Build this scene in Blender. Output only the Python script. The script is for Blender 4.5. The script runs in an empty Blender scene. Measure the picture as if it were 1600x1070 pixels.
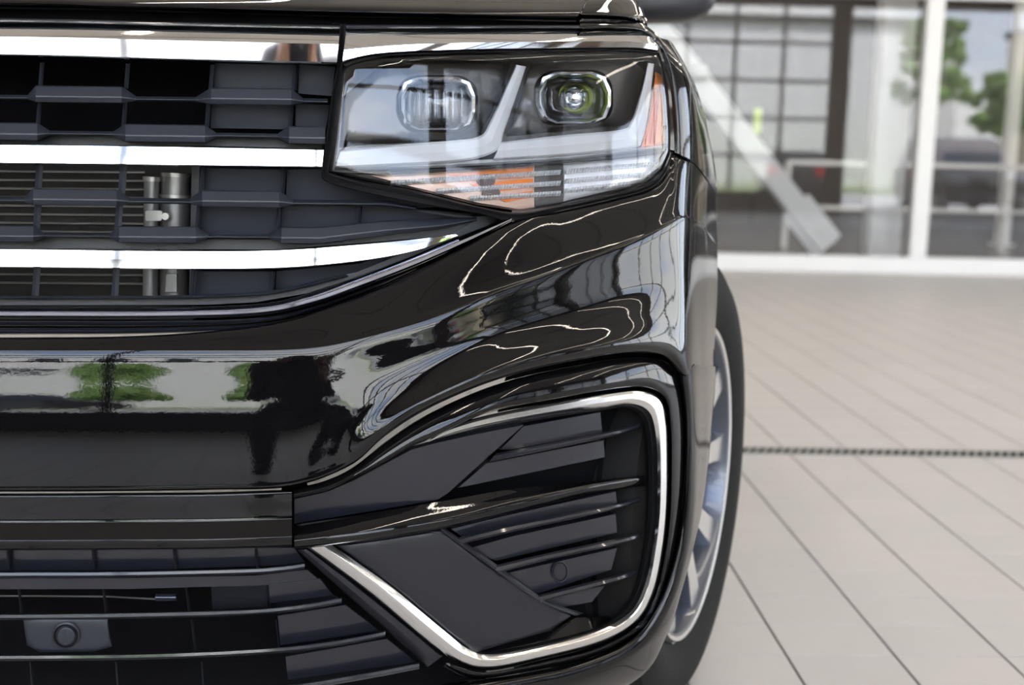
import bpy, bmesh, math, random
from mathutils import Vector, Matrix
from mathutils.geometry import delaunay_2d_cdt
random.seed(7)
SC = bpy.context.scene
COL = SC.collection
R = math.radians

# ------------------------------------------------------------------ camera
FPX, HOR, VPX, CAMH = 1820.0, 253.3, 745.0, 0.92
PITCH = math.atan((535 - HOR) / FPX)
YAW = math.atan((800 - VPX) / FPX)
ROLL = 0.023
CAM = Vector((0, 0, CAMH))
F0 = Vector((math.sin(YAW), math.cos(YAW), 0)); R0 = Vector((math.cos(YAW), -math.sin(YAW), 0)); U0 = Vector((0, 0, 1))
FW = F0 * math.cos(PITCH) - U0 * math.sin(PITCH)
UP = F0 * math.sin(PITCH) + U0 * math.cos(PITCH)
RC = R0 * math.cos(ROLL) + UP * math.sin(ROLL)
UC = UP * math.cos(ROLL) - R0 * math.sin(ROLL)
cd = bpy.data.cameras.new('camera_view'); co = bpy.data.objects.new('camera_view', cd); COL.objects.link(co)
m = Matrix.Identity(4)
for i in range(3):
    m[i][0], m[i][1], m[i][2], m[i][3] = RC[i], UC[i], -FW[i], CAM[i]
co.matrix_world = m
cd.sensor_fit = 'HORIZONTAL'; cd.sensor_width = 36; cd.lens = FPX / 1600 * 36
cd.clip_start = 0.02; cd.clip_end = 500
cd.dof.use_dof = True; cd.dof.focus_distance = 1.46; cd.dof.aperture_fstop = 3.6
SC.camera = co

# ------------------------------------------------------------------ sky, sun, exposure
W = bpy.data.worlds.new('sky'); SC.world = W; W.use_nodes = True
nt = W.node_tree; nt.nodes.clear()
def N(nt, t, **k):
    n = nt.nodes.new(t)
    for a, b in k.items(): setattr(n, a, b)
    return n
tc = N(nt, 'ShaderNodeTexCoord'); sep = N(nt, 'ShaderNodeSeparateXYZ'); nt.links.new(tc.outputs['Generated'], sep.inputs[0])
rp = N(nt, 'ShaderNodeValToRGB'); nt.links.new(sep.outputs['Z'], rp.inputs[0])
rp.color_ramp.elements[0].color = (.80, .88, 1, 1); rp.color_ramp.elements[1].color = (.20, .38, .78, 1); rp.color_ramp.elements[1].position = .75
nz = N(nt, 'ShaderNodeTexNoise'); nz.inputs['Scale'].default_value = 3.2; nz.inputs['Detail'].default_value = 6
mp = N(nt, 'ShaderNodeMapping'); mp.inputs['Scale'].default_value = (1, 1, 2.2)
nt.links.new(tc.outputs['Generated'], mp.inputs[0]); nt.links.new(mp.outputs[0], nz.inputs['Vector'])
cr = N(nt, 'ShaderNodeValToRGB'); cr.color_ramp.elements[0].position = .42; cr.color_ramp.elements[1].position = .60
nt.links.new(nz.outputs['Fac'], cr.inputs[0])
mx = N(nt, 'ShaderNodeMix', data_type='RGBA'); nt.links.new(cr.outputs[0], mx.inputs['Factor'])
nt.links.new(rp.outputs[0], mx.inputs['A']); mx.inputs['B'].default_value = (1, 1, 1, 1)
bg = N(nt, 'ShaderNodeBackground'); bg.inputs['Strength'].default_value = 7.0; nt.links.new(mx.outputs['Result'], bg.inputs[0])
ow = N(nt, 'ShaderNodeOutputWorld'); nt.links.new(bg.outputs[0], ow.inputs[0])
sd = bpy.data.lights.new('sun', 'SUN'); sd.energy = 38; sd.angle = R(1); sd.color = (1, .95, .88)
so = bpy.data.objects.new('sun', sd); COL.objects.link(so); so.rotation_euler = (R(-30), R(18), 0)
SC.view_settings.view_transform = 'Standard'; SC.view_settings.look = 'None'; SC.view_settings.gamma = 1
SC.view_settings.use_curve_mapping = False
SC.view_settings.exposure = 0.2
SC.cycles.use_denoising = True
SC.cycles.max_bounces = 10; SC.cycles.transparent_max_bounces = 16; SC.cycles.caustics_reflective = False; SC.cycles.caustics_refractive = False
SC.cycles.sample_clamp_indirect = 6.0

# ------------------------------------------------------------------ materials
MATS = {}
def mat(name, col, rough=.5, metal=0, coat=0, spec=.5, emis=None, estr=0, coat_rough=.02, bump=None, var=None):
    if name in MATS: return MATS[name]
    m = bpy.data.materials.new(name); m.use_nodes = True; t = m.node_tree; b = t.nodes['Principled BSDF']
    b.inputs['Base Color'].default_value = (*col, 1); b.inputs['Roughness'].default_value = rough; b.inputs['Metallic'].default_value = metal
    b.inputs['Coat Weight'].default_value = coat; b.inputs['Coat Roughness'].default_value = coat_rough; b.inputs['Specular IOR Level'].default_value = spec
    if emis: b.inputs['Emission Color'].default_value = (*emis, 1); b.inputs['Emission Strength'].default_value = estr
    if bump:   # (scale, strength, distance)
        tcn = N(t, 'ShaderNodeTexCoord'); n = N(t, 'ShaderNodeTexNoise'); n.inputs['Scale'].default_value = bump[0]; n.inputs['Detail'].default_value = 3
        t.links.new(tcn.outputs['Object'], n.inputs['Vector'])
        bp = N(t, 'ShaderNodeBump'); bp.inputs['Strength'].default_value = bump[1]; bp.inputs['Distance'].default_value = bump[2]
        t.links.new(n.outputs['Fac'], bp.inputs['Height']); t.links.new(bp.outputs[0], b.inputs['Normal'])
        if coat: t.links.new(bp.outputs[0], b.inputs['Coat Normal'])
    if var:    # (scale, colour2)
        tcn = N(t, 'ShaderNodeTexCoord'); n = N(t, 'ShaderNodeTexNoise'); n.inputs['Scale'].default_value = var[0]; n.inputs['Detail'].default_value = 5
        t.links.new(tcn.outputs['Object'], n.inputs['Vector'])
        mm = N(t, 'ShaderNodeMix', data_type='RGBA'); t.links.new(n.outputs['Fac'], mm.inputs['Factor'])
        mm.inputs['A'].default_value = (*col, 1); mm.inputs['B'].default_value = (*var[1], 1); t.links.new(mm.outputs['Result'], b.inputs['Base Color'])
    MATS[name] = m; return m
def glass_mat(name, refl=1.0, tint=(1, 1, 1), ior=1.5, add=0.0, rough=0.0):
    m = bpy.data.materials.new(name); m.use_nodes = True; t = m.node_tree; t.nodes.clear()
    o = N(t, 'ShaderNodeOutputMaterial'); mx = N(t, 'ShaderNodeMixShader'); tr = N(t, 'ShaderNodeBsdfTransparent'); tr.inputs[0].default_value = (*tint, 1)
    gl = N(t, 'ShaderNodeBsdfGlossy'); gl.inputs['Roughness'].default_value = rough; fr = N(t, 'ShaderNodeFresnel'); fr.inputs[0].default_value = ior
    mu = N(t, 'ShaderNodeMath', operation='MULTIPLY_ADD'); mu.inputs[1].default_value = refl; mu.inputs[2].default_value = add; mu.use_clamp = True
    t.links.new(fr.outputs[0], mu.inputs[0]); t.links.new(mu.outputs[0], mx.inputs[0]); t.links.new(tr.outputs[0], mx.inputs[1]); t.links.new(gl.outputs[0], mx.inputs[2])
    t.links.new(mx.outputs[0], o.inputs[0]); MATS[name] = m; return m
mat('paint', (.0036, .0033, .0038), .35, 0, 1, .0, coat_rough=.012, bump=(260, .012, .002))
mat('gloss_black', (.013, .014, .021), .3, 0, .8, .35, coat_rough=.05)
mat('satin_black', (.018, .018, .023), .38, spec=.45)
mat('grille_plastic', (.027, .031, .042), .42, spec=.5, bump=(900, .08, .0005))
mat('rubber_seal', (.008, .008, .009), .45)
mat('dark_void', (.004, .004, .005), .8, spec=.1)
mat('chrome', (.90, .90, .90), .045, 1)
mat('chrome_satin', (.86, .86, .85), .16, 1)
mat('dark_chrome', (.45, .45, .50), .08, 1)
mat('radiator', (.030, .026, .022), .7, bump=(400, .4, .002))
mat('aluminium', (.62, .60, .57), .42, .85)
mat('aluminium_pipe', (.42, .41, .40), .45, .8, var=(30, (.25, .25, .25)))
mat('tire', (.010, .0095, .009), .75, spec=.18, bump=(60, .15, .003))
mat('alloy_dark', (.10, .11, .14), .3, .7, .5)
mat('alloy_machined', (.78, .77, .75), .24, .9)
mat('lamp_housing', (.10, .095, .09), .28, .55)
mat('lamp_reflector', (.80, .81, .84), .12, 1)
mat('light_guide', (.93, .94, .96), .3, 0, .6)
mat('reflector_satin', (.88, .89, .91), .3, .6)
mat('amber', (.92, .24, .015), .25, 0, .6)
mat('amber_pale', (.72, .48, .36), .3, .2, .6)
mat('lens_ribs', (.82, .82, .85), .25, .2, .5)
mat('plate_plastic', (.032, .036, .047), .5, spec=.3)
mat('bulb_dark', (.10, .06, .05), .3)
glass_mat('lamp_cover', 1.5, (.97, .97, .97))
glass_mat('projector_glass', 1.8, (.93, .95, .97), 1.6)
glass_mat('pane', 1.35, (.98, .982, .984))
glass_mat('door_pane', .9, (.98, .985, .985))
mat('drain_steel', (.30, .30, .29), .5, .6)
mat('white_frame', (.86, .87, .88), .35)
mat('white_steel', (.93, .94, .95), .4)
mat('door_dark', (.035, .033, .032), .45)
mat('brown_steel', (.10, .065, .04), .5)
mat('ceiling', (.60, .56, .50), .85)
mat('wall', (.72, .70, .67), .8)
mat('grout', (.14, .125, .11), .9)
mat('asphalt', (.34, .33, .34), .9, var=(1.5, (.26, .26, .27)))
mat('grass', (.12, .20, .045), .9, var=(3, (.22, .27, .07)))
mat('leaf', (.075, .16, .035), .7, var=(3, (.16, .24, .06)))
mat('bark', (.09, .06, .04), .9)
mat('far_building', (.74, .73, .76), .8)
mat('tan_building', (.50, .40, .30), .8)
mat('car_brown', (.11, .085, .075), .3, 0, 1)
mat('car_black', (.012, .012, .014), .3, 0, 1)
mat('car_silver', (.45, .46, .48), .3, .6, 1)
mat('car_glass', (.02, .025, .03), .05)
mat('tail_red', (.5, .01, .01), .2, 0, 1)
mat('sign_yellow', (.62, .80, .12), .5)
mat('cloth_dark', (.018, .018, .026), .9)
mat('jean', (.025, .03, .05), .9)
mat('skin', (.45, .25, .17), .6)
mat('hair', (.02, .014, .01), .7)
mat('led', (1, .9, .75), .5, emis=(1, .90, .77), estr=26)
mat('showroom_floor', (.17, .165, .17), .25)
mat('showroom_wall', (.14, .13, .13), .8)
# tile: beige porcelain, colour varies from tile to tile
TC1, TC2 = (.545, .53, .52, 1), (.585, .56, .54, 1)
def tile_mat():
    m = mat('tile', (.56, .515, .475), .42, spec=.35); t = m.node_tree; b = t.nodes['Principled BSDF']
    oi = N(t, 'ShaderNodeObjectInfo'); tcn = N(t, 'ShaderNodeTexCoord'); n = N(t, 'ShaderNodeTexNoise'); n.inputs['Scale'].default_value = 14; n.inputs['Detail'].default_value = 5
    t.links.new(tcn.outputs['Object'], n.inputs['Vector'])
    ad = N(t, 'ShaderNodeMath', operation='ADD'); t.links.new(oi.outputs['Random'], ad.inputs[0]); t.links.new(n.outputs['Fac'], ad.inputs[1])
    hf = N(t, 'ShaderNodeMath', operation='MULTIPLY'); hf.inputs[1].default_value = .5; t.links.new(ad.outputs[0], hf.inputs[0])
    mm = N(t, 'ShaderNodeMix', data_type='RGBA'); t.links.new(hf.outputs[0], mm.inputs['Factor'])
    mm.inputs['A'].default_value = TC1; mm.inputs['B'].default_value = TC2
    t.links.new(mm.outputs['Result'], b.inputs['Base Color'])
tile_mat()
TW, TL, TX0, TY0, JW = .2115, .1535, -.0325, -.05, .005
def floor_mat():
    m = mat('floor_far', (.56, .52, .48), .42, spec=.35); t = m.node_tree; b = t.nodes['Principled BSDF']
    tcn = N(t, 'ShaderNodeTexCoord'); mpn = N(t, 'ShaderNodeMapping'); t.links.new(tcn.outputs['Object'], mpn.inputs[0])
    mpn.inputs['Location'].default_value = (-TX0, -TY0, 0); sx = N(t, 'ShaderNodeSeparateXYZ'); t.links.new(mpn.outputs[0], sx.inputs[0])
    def mt(op, a, b=None):
        n = N(t, 'ShaderNodeMath', operation=op)
        for k, q in enumerate((a, b)):
            if q is None: continue
            if isinstance(q, (int, float)): n.inputs[k].default_value = q
            else: t.links.new(q, n.inputs[k])
        return n.outputs[0]
    def joint(sock, pitch, w):
        f = mt('FRACT', mt('DIVIDE', sock, pitch)); d = mt('MINIMUM', f, mt('SUBTRACT', 1.0, f)); return mt('LESS_THAN', d, w / pitch)
    jx, jy = joint(sx.outputs[0], TW, JW / 2), joint(sx.outputs[1], TL, .0012)
    wn = N(t, 'ShaderNodeTexWhiteNoise', noise_dimensions='2D'); cb = N(t, 'ShaderNodeCombineXYZ')
    t.links.new(mt('FLOOR', mt('DIVIDE', sx.outputs[0], TW)), cb.inputs[0]); t.links.new(mt('FLOOR', mt('DIVIDE', sx.outputs[1], TL)), cb.inputs[1]); t.links.new(cb.outputs[0], wn.inputs['Vector'])
    def mixc(f, A, B):
        n = N(t, 'ShaderNodeMix', data_type='RGBA'); t.links.new(f, n.inputs['Factor'])
        for nm, q in (('A', A), ('B', B)):
            if isinstance(q, tuple): n.inputs[nm].default_value = q
            else: t.links.new(q, n.inputs[nm])
        return n.outputs['Result']
    cA = mixc(wn.outputs['Value'], TC1, TC2)
    t.links.new(mixc(jx, mixc(jy, cA, (.42, .40, .38, 1)), (.14, .125, .11, 1)), b.inputs['Base Color'])
floor_mat()

# ------------------------------------------------------------------ object helpers
def link(name, me, material=None, parent=None):
    o = bpy.data.objects.new(name, me); COL.objects.link(o)
    if material:
        for mn in ([material] if isinstance(material, str) else material): me.materials.append(MATS[mn])
    if parent: o.parent = parent
    return o
def empty(name, loc=(0, 0, 0), parent=None):
    o = bpy.data.objects.new(name, None); o.empty_display_size = .1; COL.objects.link(o); o.location = loc
    if parent: o.parent = parent
    return o
def tag(o, label=None, cat=None, group=None, kind=None):
    if label: o['label'] = label
    if cat: o['category'] = cat
    if group: o['group'] = group
    if kind: o['kind'] = kind
    return o
def fin(bm, name, material, parent=None, smooth=True, angle=35, face_cam=False, thick=0):
    if face_cam:
        bm.normal_update()
        s = sum((1 if f.normal.dot(CAM - f.calc_center_median()) > 0 else -1) * f.calc_area() for f in bm.faces)
        if s < 0: bmesh.ops.reverse_faces(bm, faces=bm.faces[:])
    if thick:
        bm.normal_update(); fs = bm.faces[:]; vs = bm.verts[:]; be = [(ed.verts[0], ed.verts[1], ed.link_faces[0]) for ed in bm.edges if len(ed.link_faces) == 1]
        mp_ = {v: bm.verts.new(v.co - v.normal * thick) for v in vs}
        for f in fs: bm.faces.new([mp_[v] for v in reversed(f.verts)])
        for a, b, f in be:
            L = [l.vert for l in f.loops]; i = L.index(a)
            if L[(i + 1) % len(L)] is b: a, b = b, a
            bm.faces.new((a, b, mp_[b], mp_[a]))
    me = bpy.data.meshes.new(name); bm.to_mesh(me); bm.free()
    if smooth:
        for p in me.polygons: p.use_smooth = True
        me.set_sharp_from_angle(angle=R(angle))
    return link(name, me, material, parent)
def box_bm(bm, x0, x1, y0, y1, z0, z1, bev=0):
    r = bmesh.ops.create_cube(bm, size=1)
    for v in r['verts']:
        v.co = Vector(((x0 + x1) / 2 + v.co.x * (x1 - x0), (y0 + y1) / 2 + v.co.y * (y1 - y0), (z0 + z1) / 2 + v.co.z * (z1 - z0)))
    if bev:
        es = list({e for v in r['verts'] for e in v.link_edges})
        bmesh.ops.bevel(bm, geom=es, offset=bev, segments=2, affect='EDGES', profile=.5)
def box(name, x0, x1, y0, y1, z0, z1, material, parent=None, bev=0):
    bm = bmesh.new(); box_bm(bm, x0, x1, y0, y1, z0, z1, bev); return fin(bm, name, material, parent, smooth=bool(bev))
def tube(name, pts, rad, material, parent=None, seg=14, caps=True):
    bm = bmesh.new(); rings = []
    P = [Vector(p) for p in pts]
    for i, p in enumerate(P):
        d = (P[min(i + 1, len(P) - 1)] - P[max(i - 1, 0)]).normalized()
        a = d.orthogonal().normalized() if i == 0 else (a - d * a.dot(d)).normalized()
        b = d.cross(a); r = rad[i] if isinstance(rad, (list, tuple)) else rad
        rings.append([bm.verts.new(p + a * r * math.cos(2 * math.pi * k / seg) + b * r * math.sin(2 * math.pi * k / seg)) for k in range(seg)])
    for i in range(len(rings) - 1):
        for k in range(seg):
            bm.faces.new((rings[i][k], rings[i][(k + 1) % seg], rings[i + 1][(k + 1) % seg], rings[i + 1][k]))
    if caps: bm.faces.new(rings[0][::-1]); bm.faces.new(rings[-1])
    bmesh.ops.recalc_face_normals(bm, faces=bm.faces[:])
    return fin(bm, name, material, parent)
def lathe_bm(bm, prof, seg=48, axis='X', closed=False):
    # prof: list of (along axis, radius)
    rings = []
    for h, r in prof:
        ring = []
        for k in range(seg):
            a = 2 * math.pi * k / seg; c, s = math.cos(a) * r, math.sin(a) * r
            ring.append(bm.verts.new((h, c, s) if axis == 'X' else ((c, s, h) if axis == 'Z' else (c, h, s))))
        rings.append(ring)
    n = len(rings)
    for i in range(n if closed else n - 1):
        for k in range(seg):
            bm.faces.new((rings[i][k], rings[i][(k + 1) % seg], rings[(i + 1) % n][(k + 1) % seg], rings[(i + 1) % n][k]))
    bmesh.ops.recalc_face_normals(bm, faces=bm.faces[:])
    return rings

# ------------------------------------------------------------------ the car's front: measured from the photograph, each point set on the body's own depth
def px(u, v, D):
    d = FW + RC * ((u - 800) / FPX) - UC * ((v - 535) / FPX)
    return CAM + d * (D / d.y)
def interp(tab, x):
    # smooth (monotone cubic) interpolation in a table
    n = len(tab)
    if x <= tab[0][0]:
        s = (tab[1][1] - tab[0][1]) / (tab[1][0] - tab[0][0]); return tab[0][1] + s * (x - tab[0][0])
    if x >= tab[-1][0]:
        s = (tab[-1][1] - tab[-2][1]) / (tab[-1][0] - tab[-2][0]); return tab[-1][1] + s * (x - tab[-1][0])
    d = [(tab[i + 1][1] - tab[i][1]) / (tab[i + 1][0] - tab[i][0]) for i in range(n - 1)]
    mm = [d[0]] + [0 if d[i - 1] * d[i] <= 0 else 2 * d[i - 1] * d[i] / (d[i - 1] + d[i]) for i in range(1, n - 1)] + [d[-1]]
    for i in range(n - 1):
        if x <= tab[i + 1][0]:
            h = tab[i + 1][0] - tab[i][0]; t = (x - tab[i][0]) / h
            return (2 * t**3 - 3 * t**2 + 1) * tab[i][1] + (t**3 - 2 * t**2 + t) * h * mm[i] + (-2 * t**3 + 3 * t**2) * tab[i + 1][1] + (t**3 - t**2) * h * mm[i + 1]
PLAN = [(-750, 1.40), (-300, 1.372), (0, 1.380), (250, 1.392), (455, 1.408), (600, 1.430), (750, 1.465), (900, 1.520), (1000, 1.574), (1050, 1.612), (1078, 1.645), (1100, 1.745), (1120, 1.90)]
LEAN = [(-60, .12), (20, .085), (100, .065), (250, .045), (430, .025), (545, .012), (760, 0), (860, .005), (1070, .03), (1200, .06)]
def base(u, v): return interp(PLAN, u) + interp(LEAN, v)
def cr_pts(P, n, linear=False):
    # resample a list of tuples by index, Catmull-Rom
    out = []; m = len(P)
    for k in range(n):
        t = k * (m - 1) / (n - 1); i = min(int(t), m - 2); f = t - i
        if linear: out.append(tuple(a + (b - a) * f for a, b in zip(P[i], P[i + 1]))); continue
        p0, p1, p2, p3 = P[max(i - 1, 0)], P[i], P[i + 1], P[min(i + 2, m - 1)]
        out.append(tuple(.5 * (2 * b + (c - a) * f + (2 * a - 5 * b + 4 * c - d) * f * f + (3 * b - a - 3 * c + d) * f**3) for a, b, c, d in zip(p0, p1, p2, p3)))
    return out
def cc_pts(P, sub):
    # centripetal Catmull-Rom through P with sub steps per span
    P = [Vector(p) for p in P]
    K = [Vector((p[0], p[1], p[2] * 1300)) for p in P]; m = len(P)
    P = [2 * P[0] - P[1]] + P + [2 * P[-1] - P[-2]]; K = [2 * K[0] - K[1]] + K + [2 * K[-1] - K[-2]]
    out = []
    for i in range(1, m):
        t = [0]
        for a in range(3): t.append(t[-1] + max((K[i + a] - K[i + a - 1]).length, 1e-3) ** .5)
        p0, p1, p2, p3_ = P[i - 1:i + 3]
        for s in range(sub):
            x = t[1] + (t[2] - t[1]) * s / sub
            A1 = p0 * ((t[1] - x) / (t[1] - t[0])) + p1 * ((x - t[0]) / (t[1] - t[0])); A2 = p1 * ((t[2] - x) / (t[2] - t[1])) + p2 * ((x - t[1]) / (t[2] - t[1])); A3 = p2 * ((t[3] - x) / (t[3] - t[2])) + p3_ * ((x - t[2]) / (t[3] - t[2]))
            B1_ = A1 * ((t[2] - x) / (t[2] - t[0])) + A2 * ((x - t[0]) / (t[2] - t[0])); B2_ = A2 * ((t[3] - x) / (t[3] - t[1])) + A3 * ((x - t[1]) / (t[3] - t[1]))
            out.append(tuple(B1_ * ((t[2] - x) / (t[2] - t[1])) + B2_ * ((x - t[1]) / (t[2] - t[1]))))
    out.append(tuple(P[m])); return out
def p3(P): return [(p[0], p[1], p[2] if len(p) > 2 else 0.0) for p in P]
def strip(name, top, bot, prof, material, parent=None, n=48, linear=False, angle=35, off=0.0, cap=True):
    # a bar between two traced edges; prof = [(t across, depth offset)], a closed section
    T = cr_pts(p3(top), n, linear) if not linear else p3(top)
    B = cr_pts(p3(bot), n, linear) if not linear else p3(bot)
    bm = bmesh.new(); rings = []
    for a, b in zip(T, B):
        ring = []
        for t, dd in prof:
            u, v, o = (a[k] + (b[k] - a[k]) * t for k in range(3))
            ring.append(bm.verts.new(px(u, v, base(u, v) + o + dd + off)))
        rings.append(ring)
    k = len(prof)
    for i in range(len(rings) - 1):
        for j in range(k):
            bm.faces.new((rings[i][j], rings[i][(j + 1) % k], rings[i + 1][(j + 1) % k], rings[i + 1][j]))
    if cap: bm.faces.new(rings[0]); bm.faces.new(rings[-1][::-1])
    bmesh.ops.recalc_face_normals(bm, faces=bm.faces[:])
    return fin(bm, name, material, parent, angle=angle)
def loft(name, rows, material, parent=None, nu=90, nv=8, thick=.004, angle=60, off=0.0, bm=None):
    # rows of (u, v, off), the same number of points in each
    rr = [cr_pts(p3(r), nu) for r in rows]
    own = bm is None
    if own: bm = bmesh.new()
    cols = [cc_pts([r[k] for r in rr], nv) for k in range(nu)]
    g = [[bm.verts.new(px(u, v, base(u, v) + o + off)) for u, v, o in c] for c in cols]
    for i in range(nu - 1):
        for j in range(len(g[0]) - 1):
            bm.faces.new((g[i][j], g[i][j + 1], g[i + 1][j + 1], g[i + 1][j]))
    if not own: return
    return fin(bm, name, material, parent, angle=angle, face_cam=True, thick=thick)
def inside(p, poly):
    c = False; n = len(poly)
    for i in range(n):
        a, b = poly[i], poly[i - 1]
        if (a[1] > p[1]) != (b[1] > p[1]) and p[0] < (b[0] - a[0]) * (p[1] - a[1]) / (b[1] - a[1]) + a[0]: c = not c
    return c
def dist_edge(p, poly):
    best = 1e9; n = len(poly)
    for i in range(n):
        a, b = poly[i - 1], poly[i]; dx, dy = b[0] - a[0], b[1] - a[1]; L = dx * dx + dy * dy
        t = 0 if L == 0 else max(0, min(1, ((p[0] - a[0]) * dx + (p[1] - a[1]) * dy) / L))
        best = min(best, math.hypot(p[0] - a[0] - t * dx, p[1] - a[1] - t * dy))
    return best
def panel(name, poly, material, parent=None, off=0.0, dfun=None, step=14, edge=0, edge_d=.004, thick=.003, hole=None, curve=False, angle=50):
    # a plate with a traced outline on the body's depth; edge = width in px over which its rim rolls back
    if curve: poly = [q[:2] for q in cr_pts(p3(poly + [poly[0]]), len(poly) * 6)[:-1]]
    def resample(pl):
        out = []
        for i in range(len(pl)):
            a, b = pl[i], pl[(i + 1) % len(pl)]; k = max(1, int(math.hypot(b[0] - a[0], b[1] - a[1]) / step))
            out += [(a[0] + (b[0] - a[0]) * j / k, a[1] + (b[1] - a[1]) * j / k) for j in range(k)]
        return out
    O = resample(poly); pts = list(O); edges = [(i, (i + 1) % len(O)) for i in range(len(O))]; n0 = len(O)
    H = None
    if hole:
        H = resample(hole); pts += H; edges += [(n0 + i, n0 + (i + 1) % len(H)) for i in range(len(H))]
    us = [p[0] for p in O]; vs = [p[1] for p in O]
    def try_add(p, mind):
        if inside(p, O) and dist_edge(p, O) > mind and not (H and (inside(p, H) or dist_edge(p, H) < mind)): pts.append(p)
    if edge:
        A = sum(O[i - 1][0] * O[i][1] - O[i][0] * O[i - 1][1] for i in range(n0))
        sg = 1 if A > 0 else -1
        for i in range(n0):
            a, b = O[i - 1], O[(i + 1) % n0]; dx, dy = b[0] - a[0], b[1] - a[1]; L = math.hypot(dx, dy) or 1
            for f in (.35, 1.0):
                q = (O[i][0] - sg * dy / L * edge * f, O[i][1] + sg * dx / L * edge * f); try_add(q, edge * f * .9)
    u = min(us) + step / 2
    while u < max(us):
        v = min(vs) + step / 2
        while v < max(vs):
            try_add((u, v), max(step * .45, edge * 1.3)); v += step
        u += step
    V, E, Fc, *_ = delaunay_2d_cdt([Vector(p) for p in pts], edges, [], 1, 1e-4)
    bm = bmesh.new(); bv = []
    for p in V:
        d = (dfun(p[0], p[1]) if dfun else base(p[0], p[1])) + off
        if edge:
            e = dist_edge(p, O)
            if e < edge: f = 1 - e / edge; d += edge_d * (1 - math.sqrt(max(0, 1 - f * f)))
        bv.append(bm.verts.new(px(p[0], p[1], d)))
    for f in Fc:
        c = sum((V[i] for i in f), Vector((0, 0))) / len(f)
        if inside(c, O) and not (H and inside(c, H)):
            try: bm.faces.new([bv[i] for i in f])
            except ValueError: pass
    for v in [v for v in bm.verts if not v.link_faces]: bm.verts.remove(v)
    bmesh.ops.recalc_face_normals(bm, faces=bm.faces[:])
    return fin(bm, name, material, parent, angle=angle, face_cam=True, thick=thick)
def rrect(cx, cy, w, h, r, n=6, skew=0):
    out = []
    for sx, sy, a0 in ((1, 1, 0), (-1, 1, 90), (-1, -1, 180), (1, -1, 270)):
        for k in range(n + 1):
            a = R(a0 + 90 * k / n); x = sx * (w / 2 - r) + r * math.cos(a); y = sy * (h / 2 - r) + r * math.sin(a)
            out.append((cx + x + skew * y, cy + y))
    return out
def ring(name, outer, inner, prof, material, parent, off, flat=None):
    # closed frame between two loops with the same number of points; prof = [(t, depth)]
    bm = bmesh.new(); rings = []
    for a, b in zip(outer, inner):
        rg = []
        for t, dd in prof:
            u, v = a[0] + (b[0] - a[0]) * t, a[1] + (b[1] - a[1]) * t
            rg.append(bm.verts.new(px(u, v, (flat if flat else base(u, v)) + off + dd)))
        rings.append(rg)
    n, k = len(rings), len(prof)
    for i in range(n):
        for j in range(k):
            bm.faces.new((rings[i][j], rings[i][(j + 1) % k], rings[(i + 1) % n][(j + 1) % k], rings[(i + 1) % n][j]))
    bmesh.ops.recalc_face_normals(bm, faces=bm.faces[:])
    return fin(bm, name, material, parent, angle=40)

#STRUCTURE
# ================================================================== the setting
YF, YB, XL, XR, ZC, ZD = -3.6, 10.5, -9.0, 13.0, 5.0, 4.25
fl = box('floor', XL, XR, YF, YB + .2, -.06, -.003, 'floor_far'); tag(fl, 'beige porcelain tile floor of the service drive', kind='structure')
# tiles near enough to tell apart
bm = bmesh.new(); box_bm(bm, JW / 2, TW - JW / 2, .0012, TL - .0012, -.012, 0, .0012)
tm = bpy.data.meshes.new('floor_tile'); bm.to_mesh(tm); bm.free(); tm.materials.append(MATS['tile'])
gb = box('grout_bed', TX0 + TW, TX0 + 13 * TW, TY0 + 12 * TL, TY0 + 35 * TL, -.01, -.0025, 'grout', fl)
for i in range(1, 13):
    for j in range(12, 35):
        if j == 24: continue
        o = link('floor_tile', tm, None, fl); o.location = (TX0 + i * TW, TY0 + j * TL, 0)
# drain channel with its grating
DRX0, DRX1, DRY = .2, 9.0, TY0 + 24.5 * TL
dr = empty('floor_drain', (DRX0, DRY, 0)); tag(dr, 'narrow slotted steel floor drain running across the beige tiles', 'drain')
def bl(name, x0, x1, y0, y1, z0, z1, m_, par, bev=0):
    o = box(name, x0 - par.location.x, x1 - par.location.x, y0 - par.location.y, y1 - par.location.y, z0 - par.location.z, z1 - par.location.z, m_, par, bev); return o
bl('channel', DRX0, DRX1, DRY - .036, DRY + .036, -.02, .0006, 'dark_void', dr)
sm = None
x = DRX0
bm = bmesh.new(); box_bm(bm, -.006, .006, -.034, .034, 0, .0035)
for v in bm.verts: v.co.x += v.co.y * .5
gm = bpy.data.meshes.new('grate_bar'); bm.to_mesh(gm); bm.free(); gm.materials.append(MATS['drain_steel'])
while x < DRX0 + 4.4:
    o = link('grate_bar', gm, None, dr); o.location = (x - DRX0, 0, 0); x += .028
for s in (-1, 1): bl('drain_edge', DRX0, DRX1, DRY + s * .038 - .003, DRY + s * .038 + .003, -.003, .003, 'drain_steel', dr)
for s in (-1, 1):
    y0, y1 = (DRY - TL / 2, DRY - .042) if s < 0 else (DRY + .042, DRY + TL / 2)
    bm = bmesh.new(); box_bm(bm, JW / 2, TW - JW / 2, 0, y1 - y0 - .001, -.012, 0, .001)
    me = bpy.data.meshes.new('floor_tile_cut'); bm.to_mesh(me); bm.free(); me.materials.append(MATS['tile'])
    for i in range(1, 13):
        o = link('floor_tile', me, None, fl); o.location = (TX0 + i * TW, y0, 0)
ce = box('ceiling', XL, XR, YF, YB + 9, ZC, ZC + .2, 'ceiling'); tag(ce, 'cream panel ceiling', kind='structure')
for k in range(12):
    bl('ceiling_seam', XL, XR, YF + .6 + k * 1.2, YF + .62 + k * 1.2, ZC - .012, ZC, 'brown_steel', ce)
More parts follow.
